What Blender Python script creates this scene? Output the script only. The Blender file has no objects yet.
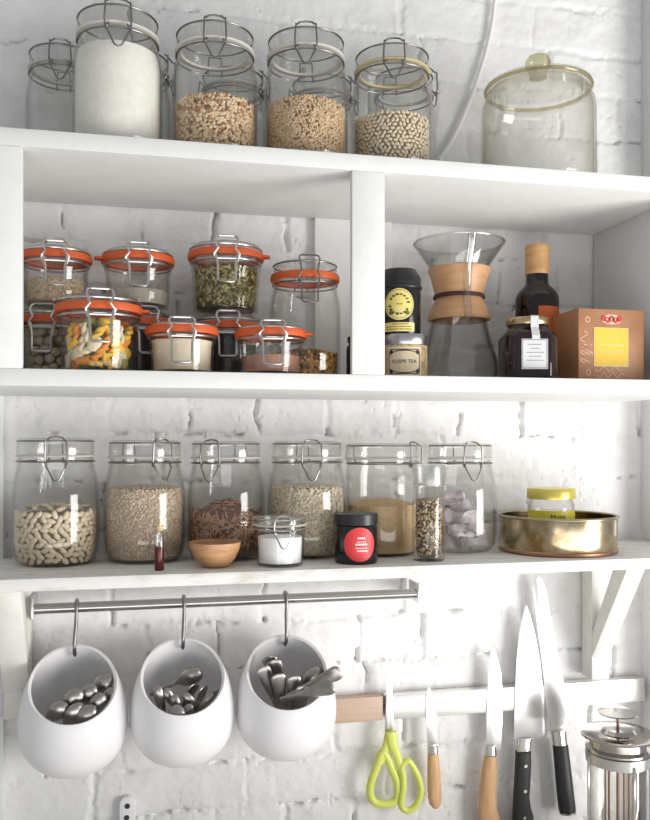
import bpy, bmesh, math, random
import numpy as np
from mathutils import Vector, Matrix, Euler
random.seed(7)
RNG = np.random.default_rng(7)
SC = bpy.context.scene
COL = SC.collection
PI = math.pi

# ------------------------------------------------------------------ camera frame (metres, eye at x=y=0)
F, YH, EYE = 850.0, 442.0, 1.5
TH = math.radians(12.69)
CT, ST = math.cos(TH), math.sin(TH)
WALL = 1.235            # brick wall plane
FRONT = 1.0             # front plane of the cabinet


def cc(px):
    return CT - (px - 325.0) / F * ST


def at(px, py, Y):
    """the world point that stands at distance Y from the eye plane parallel to the wall"""
    u = (px - 325.0) / F
    t = Y / (CT - u * ST)
    return Vector((t * (ST + u * CT), Y, EYE + (YH - py) / F * t))


def ppm(px, Y):
    return F * cc(px) / Y


# ------------------------------------------------------------------ materials
def nt(name):
    m = bpy.data.materials.new(name)
    m.use_nodes = True
    t = m.node_tree
    t.nodes.clear()
    out = t.nodes.new('ShaderNodeOutputMaterial')
    return m, t, out


def mat(name, col, rough=0.5, metal=0.0, col2=None, nscale=40.0, lo=0.4, hi=0.65, bump=0.0, bscale=200.0, bdist=0.001,
        spec=0.5, stretch=None, coat=0.0, sss=0.0):
    m, t, out = nt(name)
    b = t.nodes.new('ShaderNodeBsdfPrincipled')
    t.links.new(b.outputs[0], out.inputs[0])
    b.inputs['Base Color'].default_value = (*col, 1)
    b.inputs['Roughness'].default_value = rough
    b.inputs['Metallic'].default_value = metal
    b.inputs['Specular IOR Level'].default_value = spec
    b.inputs['Coat Weight'].default_value = coat
    if col2 or bump:
        tc = t.nodes.new('ShaderNodeTexCoord')
        mp = t.nodes.new('ShaderNodeMapping')
        t.links.new(tc.outputs['Object'], mp.inputs[0])
        if stretch:
            mp.inputs['Scale'].default_value = stretch
    if col2:
        n = t.nodes.new('ShaderNodeTexNoise')
        n.inputs['Scale'].default_value = nscale
        n.inputs['Detail'].default_value = 5
        n.inputs['Roughness'].default_value = 0.6
        t.links.new(mp.outputs[0], n.inputs['Vector'])
        r = t.nodes.new('ShaderNodeValToRGB')
        r.color_ramp.elements[0].position = lo
        r.color_ramp.elements[1].position = hi
        r.color_ramp.elements[0].color = (*col, 1)
        r.color_ramp.elements[1].color = (*col2, 1)
        t.links.new(n.outputs['Fac'], r.inputs[0])
        t.links.new(r.outputs[0], b.inputs['Base Color'])
    if bump:
        n2 = t.nodes.new('ShaderNodeTexNoise')
        n2.inputs['Scale'].default_value = bscale
        n2.inputs['Detail'].default_value = 4
        t.links.new(mp.outputs[0], n2.inputs['Vector'])
        bp = t.nodes.new('ShaderNodeBump')
        bp.inputs['Strength'].default_value = bump
        bp.inputs['Distance'].default_value = bdist
        t.links.new(n2.outputs['Fac'], bp.inputs['Height'])
        t.links.new(bp.outputs[0], b.inputs['Normal'])
    return m


def glass(name, tint=(0.992, 0.992, 0.988), edge=(0.58, 0.57, 0.55), rough=0.02, ior=1.45, power=4.0):
    """clear thin-walled glass: see-through, mirror sheen that grows at a slant (Schlick), deeper tint where the wall is crossed at a slant"""
    m, t, out = nt(name)
    lw = t.nodes.new('ShaderNodeLayerWeight')
    lw.inputs['Blend'].default_value = 0.5

    def power_of(e):
        n = t.nodes.new('ShaderNodeMath')
        n.operation = 'POWER'
        n.inputs[1].default_value = e
        t.links.new(lw.outputs['Facing'], n.inputs[0])
        return n
    pw = power_of(power)
    mx = t.nodes.new('ShaderNodeMix')
    mx.data_type = 'RGBA'
    t.links.new(pw.outputs[0], mx.inputs[0])
    mx.inputs[6].default_value = (*tint, 1)
    mx.inputs[7].default_value = (*edge, 1)
    tr = t.nodes.new('ShaderNodeBsdfTransparent')
    t.links.new(mx.outputs[2], tr.inputs[0])
    gl = t.nodes.new('ShaderNodeBsdfGlossy')
    gl.inputs['Roughness'].default_value = rough
    gl.inputs['Color'].default_value = (1, 1, 1, 1)
    f0 = ((ior - 1) / (ior + 1)) ** 2
    p5 = power_of(5.0)
    ma = t.nodes.new('ShaderNodeMath')
    ma.operation = 'MULTIPLY_ADD'
    ma.inputs[1].default_value = (1 - f0) * 0.8
    ma.inputs[2].default_value = f0
    t.links.new(p5.outputs[0], ma.inputs[0])
    ms = t.nodes.new('ShaderNodeMixShader')
    t.links.new(ma.outputs[0], ms.inputs[0])
    t.links.new(tr.outputs[0], ms.inputs[1])
    t.links.new(gl.outputs[0], ms.inputs[2])
    t.links.new(ms.outputs[0], out.inputs[0])
    return m


M = {}
M['paint'] = mat('white_paint', (0.80, 0.80, 0.785), 0.55, col2=(0.74, 0.74, 0.72), nscale=14, lo=0.45, hi=0.8, bump=0.25, bscale=60, bdist=0.002)
M['shelfpaint'] = mat('worn_white_paint', (0.78, 0.77, 0.74), 0.6, col2=(0.55, 0.50, 0.44), nscale=18, lo=0.50, hi=0.76, bump=0.35, bscale=90,
                      bdist=0.002, stretch=(1, 4, 4))
M['bracket'] = mat('bracket_paint', (0.78, 0.77, 0.73), 0.55, col2=(0.70, 0.68, 0.62), nscale=20, bump=0.2, bscale=80)
M['glass'] = glass('clear_glass')
M['lidglass'] = glass('lid_glass', tint=(0.95, 0.95, 0.94), edge=(0.62, 0.61, 0.59), rough=0.14, ior=2.1, power=3.0)
M['greenglass'] = glass('old_greenish_glass', tint=(0.985, 0.982, 0.97), edge=(0.62, 0.60, 0.52), power=2.6)
M['wire'] = mat('steel_wire', (0.62, 0.61, 0.60), 0.28, 1.0)
M['darkwire'] = mat('dull_steel_wire', (0.27, 0.26, 0.25), 0.35, 1.0)
M['steel'] = mat('brushed_steel', (0.66, 0.65, 0.64), 0.3, 1.0, bump=0.1, bscale=120, stretch=(1, 30, 30))
M['blade'] = mat('blade_steel', (0.90, 0.90, 0.91), 0.3, 1.0)
M['rack'] = mat('rack_steel', (0.93, 0.92, 0.90), 0.38, 1.0)
M['rackreflect'] = mat('rack_warm_reflection', (0.56, 0.40, 0.31), 0.5, 0.0, col2=(0.50, 0.36, 0.27), nscale=20, stretch=(1, 8, 8))  # warm reflection in the metal bar, put into its base colour
M['cutlery'] = mat('tarnished_cutlery', (0.50, 0.47, 0.45), 0.3, 1.0, col2=(0.36, 0.33, 0.31), nscale=60)
M['orange'] = mat('orange_rubber', (0.62, 0.105, 0.025), 0.5)
M['clearrub'] = mat('pale_rubber', (0.62, 0.60, 0.55), 0.5)
M['yellowrub'] = mat('yellowed_rubber', (0.55, 0.47, 0.26), 0.5)
M['ceramic'] = mat('white_ceramic', (0.83, 0.82, 0.83), 0.32, spec=0.4)
M['flour'] = mat('white_flour', (0.84, 0.82, 0.76), 0.9, col2=(0.76, 0.73, 0.66), nscale=150, lo=0.4, hi=0.75, bump=0.5, bscale=300, bdist=0.001)
M['salt'] = mat('white_salt', (0.86, 0.86, 0.86), 0.9, bump=0.3, bscale=600)
M['cream'] = mat('cream_powder', (0.72, 0.62, 0.48), 0.9, col2=(0.66, 0.56, 0.42), nscale=40)
M['sugar'] = mat('golden_sugar', (0.62, 0.44, 0.24), 0.9, col2=(0.52, 0.36, 0.18), nscale=260, bump=0.5, bscale=700, bdist=0.0008)
M['pinkpowder'] = mat('pinkish_brown_powder', (0.46, 0.25, 0.17), 0.9, col2=(0.38, 0.2, 0.14), nscale=60, bump=0.3, bscale=300)
M['greypowder'] = mat('grey_beige_powder', (0.42, 0.37, 0.30), 0.9, col2=(0.55, 0.50, 0.42), nscale=60, bump=0.4, bscale=300)
M['dark'] = mat('dark_filling', (0.018, 0.013, 0.012), 0.5)
M['oat1'] = mat('oat_pale', (0.68, 0.50, 0.31), 0.8)
M['oat2'] = mat('oat_tan', (0.40, 0.22, 0.10), 0.8)
M['oatgap'] = mat('oat_gap_shade', (0.22, 0.12, 0.055), 0.8)  # core of the oats: shade in the gaps between flakes, as colour
M['oat3'] = mat('oat_light', (0.76, 0.62, 0.44), 0.8)
M['rice1'] = mat('grain_tan', (0.60, 0.41, 0.23), 0.7)
M['rice2'] = mat('grain_pale', (0.72, 0.55, 0.36), 0.7)
M['ricegap'] = mat('grain_gap_shade', (0.24, 0.12, 0.05), 0.7)  # core of the tan grain, painted dark for the shade between grains
M['quin1'] = mat('quinoa_pale', (0.66, 0.55, 0.42), 0.8)
M['quin2'] = mat('quinoa_beige', (0.52, 0.41, 0.30), 0.8)
M['quin3'] = mat('quinoa_pinkish', (0.56, 0.42, 0.33), 0.8)
M['puff1'] = mat('puffed_cream', (0.74, 0.66, 0.52), 0.8)
M['puff2'] = mat('puffed_beige', (0.62, 0.52, 0.38), 0.8)
M['bean'] = mat('white_bean', (0.72, 0.62, 0.46), 0.4, col2=(0.66, 0.54, 0.38), nscale=80)
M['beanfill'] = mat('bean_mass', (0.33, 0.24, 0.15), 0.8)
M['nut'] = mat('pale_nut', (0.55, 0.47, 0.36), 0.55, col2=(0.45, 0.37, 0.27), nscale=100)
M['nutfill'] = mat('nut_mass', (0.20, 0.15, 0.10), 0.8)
M['herb1'] = mat('herb_olive', (0.26, 0.22, 0.06), 0.8)
M['herb2'] = mat('herb_pale', (0.52, 0.45, 0.20), 0.8)
M['herb3'] = mat('herb_dark', (0.08, 0.06, 0.02), 0.8)
M['gran1'] = mat('granola_gold', (0.55, 0.28, 0.06), 0.7)
M['gran2'] = mat('granola_pale', (0.66, 0.40, 0.14), 0.7)
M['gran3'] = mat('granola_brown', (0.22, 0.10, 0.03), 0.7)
M['brown1'] = mat('noodle_brown', (0.38, 0.20, 0.125), 0.7)
M['brown2'] = mat('noodle_tan', (0.50, 0.30, 0.19), 0.7)
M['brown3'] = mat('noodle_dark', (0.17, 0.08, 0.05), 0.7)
M['pep1'] = mat('pepper_tan', (0.42, 0.31, 0.17), 0.7)
M['pep2'] = mat('pepper_dark', (0.12, 0.08, 0.05), 0.7)
M['pep3'] = mat('pepper_pale', (0.60, 0.50, 0.34), 0.7)
M['slice'] = mat('greyish_dried_slice', (0.42, 0.37, 0.40), 0.75, col2=(0.62, 0.57, 0.58), nscale=60, bump=0.4, bscale=150)
M['pastay'] = mat('pasta_yellow', (0.80, 0.50, 0.06), 0.5)
M['pastao'] = mat('pasta_orange', (0.75, 0.27, 0.03), 0.5)
M['pastaw'] = mat('pasta_cream', (0.72, 0.62, 0.42), 0.5)
M['pastag'] = mat('pasta_green', (0.32, 0.30, 0.08), 0.5)
M['wood'] = mat('pale_wood', (0.60, 0.36, 0.18), 0.5, col2=(0.48, 0.26, 0.12), nscale=18, stretch=(6, 6, 1), lo=0.35, hi=0.7)
M['collar'] = mat('collar_wood', (0.62, 0.36, 0.19), 0.42, col2=(0.50, 0.27, 0.13), nscale=22, stretch=(1, 1, 6), lo=0.35, hi=0.7)
M['handlewood'] = mat('handle_wood', (0.66, 0.41, 0.22), 0.45, col2=(0.55, 0.31, 0.15), nscale=30, stretch=(6, 6, 1), lo=0.35, hi=0.7)
M['bowlwood'] = mat('olive_wood', (0.55, 0.31, 0.15), 0.4, col2=(0.36, 0.18, 0.08), nscale=30, stretch=(1, 1, 5), lo=0.4, hi=0.7)
M['capwood'] = mat('cap_wood', (0.50, 0.27, 0.10), 0.4, col2=(0.62, 0.38, 0.17), nscale=30, stretch=(1, 1, 8))
M['leather'] = mat('brown_leather', (0.06, 0.025, 0.015), 0.6)
M['blackgloss'] = mat('black_gloss', (0.012, 0.012, 0.013), 0.15)
M['blackplastic'] = mat('black_plastic', (0.018, 0.018, 0.02), 0.35)
M['blackhandle'] = mat('black_handle', (0.02, 0.02, 0.022), 0.4)
M['darkjam'] = mat('dark_jam_glass', (0.022, 0.010, 0.012), 0.06)
M['darkbottle'] = mat('dark_bottle_glass', (0.012, 0.007, 0.006), 0.05)
M['gold'] = mat('gold_lid', (0.62, 0.48, 0.28), 0.3, 1.0)
M['tinplate'] = mat('golden_tin', (0.30, 0.19, 0.08), 0.2, 1.0, col2=(0.58, 0.49, 0.33), nscale=26, lo=0.38, hi=0.58)
M['tinrim'] = mat('olive_tin_rim', (0.40, 0.36, 0.24), 0.3, 1.0)
M['tinbase'] = mat('copper_tin_base', (0.45, 0.25, 0.15), 0.35, 1.0)
M['silver'] = mat('silver_lid', (0.55, 0.55, 0.58), 0.32, 1.0)
M['labelyellow'] = mat('pale_yellow_label', (0.80, 0.66, 0.18), 0.5, col2=(0.82, 0.72, 0.34), nscale=60)
M['labelcream'] = mat('cream_label', (0.80, 0.64, 0.42), 0.55, col2=(0.84, 0.74, 0.55), nscale=60)
M['labeltan'] = mat('tan_label', (0.60, 0.47, 0.27), 0.55, col2=(0.40, 0.28, 0.13), nscale=140, lo=0.45, hi=0.6)
M['ink'] = mat('black_ink', (0.03, 0.025, 0.025), 0.6)
M['olivink'] = mat('olive_ink', (0.13, 0.11, 0.02), 0.6)
M['labelwhite'] = mat('white_label', (0.74, 0.74, 0.74), 0.55)
M['greyink'] = mat('grey_ink', (0.25, 0.25, 0.26), 0.6)
M['labelred'] = mat('red_label', (0.70, 0.045, 0.05), 0.45)
M['labelorange'] = mat('orange_label', (0.55, 0.12, 0.02), 0.5)
M['whiteink'] = mat('white_ink', (0.80, 0.76, 0.74), 0.55)
M['card'] = mat('copper_card', (0.45, 0.22, 0.11), 0.5, col2=(0.38, 0.18, 0.09), nscale=30)
M['cardyellow'] = mat('yellow_card', (0.80, 0.52, 0.05), 0.5)
M['cardpale'] = mat('pale_yellow_ink', (0.84, 0.66, 0.25), 0.5)
M['redink'] = mat('red_ink', (0.55, 0.05, 0.04), 0.5)
M['pinkink'] = mat('pinkish_ink', (0.78, 0.50, 0.38), 0.5)
M['mustard'] = mat('mustard', (0.70, 0.52, 0.05), 0.4)
M['mustardlabel'] = mat('mustard_label', (0.80, 0.68, 0.06), 0.45)
M['yellowlid'] = mat('yellow_gold_lid', (0.66, 0.55, 0.13), 0.3, 0.5)
M['lime'] = mat('lime_plastic', (0.66, 0.71, 0.15), 0.35)
M['press'] = mat('press_steel', (0.50, 0.47, 0.44), 0.14, 1.0)
M['railsteel'] = mat('rail_steel', (0.46, 0.45, 0.44), 0.22, 1.0)
M['cord'] = mat('white_cord', (0.86, 0.84, 0.84), 0.45)
M['chrome'] = mat('chrome', (0.72, 0.70, 0.68), 0.12, 1.0)
M['coffee'] = mat('dark_steel_rod', (0.25, 0.15, 0.11), 0.3, 0.8)
M['cloth'] = mat('lavender_white_cloth', (0.66, 0.64, 0.68), 0.85, bump=0.3, bscale=200)
M['redvial'] = mat('dark_red_liquid', (0.10, 0.012, 0.012), 0.2)
M['counter'] = mat('worktop', (0.72, 0.70, 0.66), 0.5)


# ------------------------------------------------------------------ mesh helpers
def link(name, me, m=None, parent=None, loc=None):
    o = bpy.data.objects.new(name, me)
    COL.objects.link(o)
    if m is not None:
        for k in (m if isinstance(m, (list, tuple)) else [m]):
            me.materials.append(k)
    if parent is not None:
        o.parent = parent
    if loc is not None:
        o.location = loc
    return o


class MB:
    def __init__(s):
        s.v, s.f, s.mi = [], [], []
        s.cur = 0

    def add(s, vs, fs):
        b = len(s.v)
        s.v.extend([tuple(x) for x in vs])
        for f in fs:
            s.f.append([b + i for i in f])
            s.mi.append(s.cur)
        return s

    def box(s, lo, hi):
        x0, y0, z0 = lo
        x1, y1, z1 = hi
        return s.add([(x0, y0, z0), (x1, y0, z0), (x1, y1, z0), (x0, y1, z0), (x0, y0, z1), (x1, y0, z1), (x1, y1, z1), (x0, y1, z1)],
                     [(3, 2, 1, 0), (4, 5, 6, 7), (0, 1, 5, 4), (1, 2, 6, 5), (2, 3, 7, 6), (3, 0, 4, 7)])

    def lathe(s, prof, seg=48, z0=0.0, closed=False):
        """prof: (r, z) list; r==0 ends close to a pole"""
        vs, rings = [], []
        for r, z in prof:
            if r < 1e-6:
                rings.append([len(vs)])
                vs.append((0, 0, z + z0))
            else:
                rings.append(list(range(len(vs), len(vs) + seg)))
                for k in range(seg):
                    a = 2 * PI * k / seg
                    vs.append((r * math.sin(a), -r * math.cos(a), z + z0))
        fs = []
        n = len(rings)
        for i in range(n if closed else n - 1):
            A, B = rings[i], rings[(i + 1) % n]
            for k in range(seg):
                k2 = (k + 1) % seg
                if len(A) == 1 and len(B) == 1:
                    continue
                if len(A) == 1:
                    fs.append((A[0], B[k2], B[k]))
                elif len(B) == 1:
                    fs.append((A[k], A[k2], B[0]))
                else:
                    fs.append((A[k], A[k2], B[k2], B[k]))
        return s.add(vs, fs)

    def torus(s, R, r, z=0.0, seg=64, rs=8, rz=None, c=(0, 0)):
        rz = rz or r
        prof = [(R + r * math.cos(2 * PI * k / rs), z + rz * math.sin(2 * PI * k / rs)) for k in range(rs)]
        b = len(s.v)
        s.lathe(prof, seg, closed=True)
        if c != (0, 0):
            for i in range(b, len(s.v)):
                x, y, zz = s.v[i]
                s.v[i] = (x + c[0], y + c[1], zz)
        return s

    def tube(s, pts, r, seg=8, closed=False, flat=None):
        """round tube through pts; r a number or one per point; flat=(sideways scale, along-plane normal) for a flattened bar"""
        P = [Vector(p) for p in pts]
        n = len(P)
        rr = r if isinstance(r, (list, tuple)) else [r] * n
        T = []
        for i in range(n):
            a = P[(i - 1) % n] if (closed or i > 0) else P[i]
            b = P[(i + 1) % n] if (closed or i < n - 1) else P[i]
            d = b - a
            T.append(d.normalized() if d.length > 1e-9 else Vector((0, 0, 1)))
        if flat:
            ref = Vector(flat[1])
        else:
            ref = Vector((0, 0, 1)) if abs(T[0].z) < 0.9 else Vector((1, 0, 0))
        N = (ref - ref.dot(T[0]) * T[0]).normalized()
        vs, fs = [], []
        for i in range(n):
            if flat:
                N = ref
            N = (N - N.dot(T[i]) * T[i])
            N = N.normalized() if N.length > 1e-6 else Vector((1, 0, 0))
            B = T[i].cross(N)
            sc = flat[0] if flat else 1.0
            for k in range(seg):
                a = 2 * PI * k / seg
                vs.append(P[i] + (math.cos(a) * N * sc + math.sin(a) * B) * rr[i])
        m = n if closed else n - 1
        for i in range(m):
            j = (i + 1) % n
            for k in range(seg):
                k2 = (k + 1) % seg
                fs.append((i * seg + k, i * seg + k2, j * seg + k2, j * seg + k))
        if not closed:
            fs.append(tuple(range(seg - 1, -1, -1)))
            fs.append(tuple((n - 1) * seg + k for k in range(seg)))
        return s.add(vs, fs)

    def prism(s, poly, y0, y1):
        """poly: (x, z) outline extruded along Y"""
        n = len(poly)
        area = sum(poly[i][0] * poly[(i + 1) % n][1] - poly[(i + 1) % n][0] * poly[i][1] for i in range(n))
        if area < 0:
            poly = poly[::-1]
        vs = [(x, y0, z) for x, z in poly] + [(x, y1, z) for x, z in poly]
        fs = [tuple(range(n)), tuple(range(2 * n - 1, n - 1, -1))]
        for i in range(n):
            j = (i + 1) % n
            fs.append((j, i, n + i, n + j))
        return s.add(vs, fs)

    def loft(s, secs):
        """secs: list of rings (same length)"""
        k = len(secs[0])
        vs = [p for r in secs for p in r]
        fs = []
        for i in range(len(secs) - 1):
            for a in range(k):
                b = (a + 1) % k
                fs.append((i * k + a, i * k + b, (i + 1) * k + b, (i + 1) * k + a))
        fs.append(tuple(range(k - 1, -1, -1)))
        fs.append(tuple((len(secs) - 1) * k + a for a in range(k)))
        return s.add(vs, fs)

    def mesh(s, name, smooth=True, angle=40, bevel=0.0, segs=2):
        me = bpy.data.meshes.new(name)
        me.from_pydata(s.v, [], s.f)
        if any(s.mi):
            me.polygons.foreach_set('material_index', s.mi)
        bm = bmesh.new()
        bm.from_mesh(me)
        bmesh.ops.recalc_face_normals(bm, faces=bm.faces)
        if bevel:
            es = [e for e in bm.edges if len(e.link_faces) == 2 and e.calc_face_angle() > math.radians(30)]
            bmesh.ops.bevel(bm, geom=es, offset=bevel, segments=segs, affect='EDGES', profile=0.5, clamp_overlap=True)
        bm.to_mesh(me)
        bm.free()
        if smooth:
            me.polygons.foreach_set('use_smooth', [True] * len(me.polygons))
            me.set_sharp_from_angle(angle=math.radians(angle))
        me.update()
        return me

    def obj(s, name, m, parent=None, loc=None, **kw):
        return link(name, s.mesh(name, **kw), m, parent, loc)


def tag(o, label, cat, group=None, kind=None):
    o['label'] = label
    o['category'] = cat
    if group:
        o['group'] = group
    if kind:
        o['kind'] = kind
    return o


def structure(o):
    o['kind'] = 'structure'
    return o


def thing(name, label, cat, loc=(0, 0, 0), rz=0.0, group=None):
    o = bpy.data.objects.new(name, None)
    o.empty_display_size = 0.02
    COL.objects.link(o)
    o.location = loc
    o.rotation_euler = (0, 0, rz)
    return tag(o, label, cat, group)


def face_cam(p):
    return -math.atan2(p[0], p[1])


# ------------------------------------------------------------------ text wrapped as mesh
def text_shape(txt, size):
    cu = bpy.data.curves.new('lettering', 'FONT')
    cu.body = txt
    cu.size = size
    cu.align_x = 'CENTER'
    cu.align_y = 'CENTER'
    cu.resolution_u = 3
    o = bpy.data.objects.new('lettering', cu)
    COL.objects.link(o)
    dg = bpy.context.evaluated_depsgraph_get()
    me = o.evaluated_get(dg).to_mesh()
    vs = [(v.co.x, v.co.y) for v in me.vertices]
    fs = [tuple(p.vertices) for p in me.polygons]
    o.evaluated_get(dg).to_mesh_clear()
    bpy.data.objects.remove(o)
    bpy.data.curves.remove(cu)
    return vs, fs


def quad(x0, z0, x1, z1, nx=8):
    vs, fs = [], []
    for i in range(nx + 1):
        x = x0 + (x1 - x0) * i / nx
        vs += [(x, z0), (x, z1)]
    for i in range(nx):
        fs.append((2 * i, 2 * i + 2, 2 * i + 3, 2 * i + 1))
    return vs, fs


def disc(cx, cz, rx, rz, n=32, rings=4):
    vs, fs = [(cx, cz)], []
    for j in range(1, rings + 1):
        for k in range(n):
            a = 2 * PI * k / n
            vs.append((cx + rx * j / rings * math.cos(a), cz + rz * j / rings * math.sin(a)))
    for k in range(n):
        fs.append((0, 1 + k, 1 + (k + 1) % n))
    for j in range(1, rings):
        for k in range(n):
            a, b = 1 + (j - 1) * n, 1 + j * n
            fs.append((a + k, b + k, b + (k + 1) % n, a + (k + 1) % n))
    return vs, fs


def stroke(pts, w):
    vs, fs = [], []
    n = len(pts)
    for i, (x, z) in enumerate(pts):
        a = pts[max(0, i - 1)]
        b = pts[min(n - 1, i + 1)]
        dx, dz = b[0] - a[0], b[1] - a[1]
        L = math.hypot(dx, dz) or 1
        vs += [(x - dz / L * w / 2, z + dx / L * w / 2), (x + dz / L * w / 2, z - dx / L * w / 2)]
    for i in range(n - 1):
        fs.append((2 * i, 2 * i + 1, 2 * i + 3, 2 * i + 2))
    return vs, fs


def wrap_obj(name, shapes, R, m, parent, off=0.0004, cx=0.0, cz=0.0, flat=False):
    """2-D shapes laid on a cylinder of radius R (or on the plane y=-R when flat) facing local -Y"""
    b = MB()
    for vs, fs in shapes:
        out = []
        for x, z in vs:
            x += cx
            z += cz
            if flat:
                out.append((x, -R - off, z))
            else:
                a = x / R
                out.append(((R + off) * math.sin(a), -(R + off) * math.cos(a), z))
        b.add(out, fs)
    me = bpy.data.meshes.new(name)
    me.from_pydata(b.v, [], b.f)
    me.update()
    return link(name, me, m, parent)


# ------------------------------------------------------------------ setting
# brick wall as a real height field
def vnoise(x, z, scale, seed):
    r = np.random.default_rng(seed)
    n = 256
    g = r.random((n, n))
    u, v = x / scale + 57.3, z / scale + 91.7
    i, j = np.floor(u).astype(int), np.floor(v).astype(int)
    fu, fv = u - i, v - j
    fu, fv = fu * fu * (3 - 2 * fu), fv * fv * (3 - 2 * fv)
    i0, j0, i1, j1 = i % n, j % n, (i + 1) % n, (j + 1) % n
    return (g[i0, j0] * (1 - fu) * (1 - fv) + g[i1, j0] * fu * (1 - fv) + g[i0, j1] * (1 - fu) * fv + g[i1, j1] * fu * fv) * 2 - 1


def sstep(a, b, x):
    t = np.clip((x - a) / (b - a), 0, 1)
    return t * t * (3 - 2 * t)


WX0, WX1, WZ0, WZ1 = -0.46, 0.8046, EYE - 0.70, EYE + 0.76
STEP = 0.002
nx, nz = int((WX1 - WX0) / STEP) + 1, int((WZ1 - WZ0) / STEP) + 1
gx, gz = np.meshgrid(np.linspace(WX0, WX1, nx), np.linspace(WZ0, WZ1, nz))
hx = gx + 0.004 * vnoise(gx, gz, 0.03, 1) + 0.002 * vnoise(gx, gz, 0.009, 2)
hz = gz - EYE - 0.01 + 0.004 * vnoise(gx, gz, 0.04, 3) + 0.0018 * vnoise(gx, gz, 0.009, 4)
COURSE = 0.068
row = np.floor(hz / COURSE).astype(int)
rr_ = np.random.default_rng(11)
rowlen = {r: (0.104 if (r in (0, -9, -5, 4, 7) or rr_.random() < 0.35) else 0.215) for r in range(-14, 16)}
rowoff = {r: rr_.random() * 0.2 for r in range(-14, 16)}
rowoff[0] = 0.03
L = np.vectorize(rowlen.get)(row).astype(float)
O = np.vectorize(rowoff.get)(row).astype(float)
col = np.floor((hx + O) / L).astype(int)
fx = (hx + O) - col * L
fz = hz - row * COURSE
dxe = np.minimum(fx, L - fx)
dze = np.minimum(fz, COURSE - fz)
idx = (row * 7919 + col * 104729) % 4096
per = np.random.default_rng(5).random((4096, 4))
b_off, b_tx, b_tz, b_k = (per[idx, k] for k in range(4))
jointmod_h = 0.25 + 0.75 * sstep(-0.35, 0.45, vnoise(gx, gz, 0.07, 8))
jointmod_v = 0.30 + 0.70 * sstep(-0.2, 0.4, vnoise(gx, gz, 0.06, 9))
hgt = (b_off - 0.5) * 0.0013 + (b_tx - 0.5) * 0.0018 * (fx / L - 0.5) + (b_tz - 0.5) * 0.0020 * (fz / COURSE - 0.5)
hgt -= 0.0034 * jointmod_h * (1 - sstep(0.001, 0.0085, dze))
hgt -= 0.0040 * jointmod_v * (1 - sstep(0.001, 0.0075, dxe))
crack = (1 - sstep(0.0006, 0.0032, dxe)) * (b_k > 0.50) * sstep(-0.1, 0.35, vnoise(gx, gz, 0.025, 21))
hgt -= 0.011 * crack
crackh = (1 - sstep(0.0004, 0.0028, dze)) * sstep(0.25, 0.55, vnoise(gx, gz, 0.05, 22)) * sstep(-0.2, 0.3, vnoise(gx, gz, 0.012, 25))
hgt -= 0.010 * crackh
hgt += 0.0011 * vnoise(gx, gz, 0.030, 12) + 0.0007 * vnoise(gx, gz, 0.011, 13) + 0.00035 * vnoise(gx, gz, 0.005, 14)
rough_ = sstep(0.0, 0.5, vnoise(gx, gz, 0.05, 41)) * (1 - sstep(0.004, 0.016, np.minimum(dze, dxe)))
hgt += rough_ * (0.0016 * vnoise(gx, gz, 0.0065, 42) + 0.0008 * vnoise(gx, gz, 0.0035, 43))
pit = sstep(0.80, 0.93, vnoise(gx, gz, 0.006, 30)) * sstep(0.1, 0.5, vnoise(gx, gz, 0.06, 31))
hgt -= 0.0035 * pit
hgt = np.clip(np.where(hgt > -0.005, hgt * 0.72, hgt), -0.018, 0.004)
vv = np.stack([gx, WALL - hgt, gz], -1).reshape(-1, 3)
ii = np.arange(nx * nz).reshape(nz, nx)
quads = np.stack([ii[:-1, :-1], ii[:-1, 1:], ii[1:, 1:], ii[1:, :-1]], -1).reshape(-1, 4)
me = bpy.data.meshes.new('wall_back')
me.vertices.add(len(vv))
me.vertices.foreach_set('co', vv.ravel())
me.loops.add(quads.size)
me.loops.foreach_set('vertex_index', quads.ravel().astype(np.int32))
me.polygons.add(len(quads))
me.polygons.foreach_set('loop_start', np.arange(0, quads.size, 4, dtype=np.int32))
me.polygons.foreach_set('use_smooth', np.ones(len(quads), dtype=bool))
me.update()
me.validate()
M['brick'] = mat('painted_brick', (0.80, 0.795, 0.79), 0.62, col2=(0.70, 0.69, 0.685), nscale=22, lo=0.5, hi=0.78, bump=0.35, bscale=260, bdist=0.0012)
structure(link('wall_back', me, M['brick']))

M['greywall'] = mat('plain_white_wall', (0.76, 0.755, 0.75), 0.6, bump=0.2, bscale=60)
structure(MB().box((WX1, 1.175, WZ0), (WX1 + 0.16, 1.26, WZ1)).obj('wall_right', M['greywall'], bevel=0.003))
# shallow plastered pier behind the left compartment
X0 = at(315, 220, WALL - 0.012).x
X1 = at(392, 220, WALL - 0.012).x
ZF = EYE + 0.0823          # compartment floor
ZC = EYE + 0.3303          # compartment ceiling
structure(MB().box((X0, WALL - 0.012, ZF), (X1, WALL + 0.02, ZC)).obj('trim_1', M['paint'], bevel=0.001))
# white upright at the end of the lower shelf
xl = at(3.5, 480, WALL - 0.02).x
structure(MB().box((xl - 0.03, WALL - 0.022, WZ0), (xl, WALL + 0.01, EYE + 0.0627)).obj('trim_2', M['paint'], bevel=0.001))
# worktop below the picture: carries the coffee press and throws light up
ZW = EYE - 0.615
structure(MB().box((-0.9, 0.55, ZW - 0.04), (WX1, WALL - 0.006, ZW)).obj('worktop', M['counter'], bevel=0.003))

# cabinet
ZT = EYE + 0.3505
CXL, CXR = -0.185, 0.748
cab = thing('wall_cabinet', 'long white open-fronted cabinet fixed to the brick wall, holding clip-top jars and tins', 'cabinet', (0.25, WALL, ZF))


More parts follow.
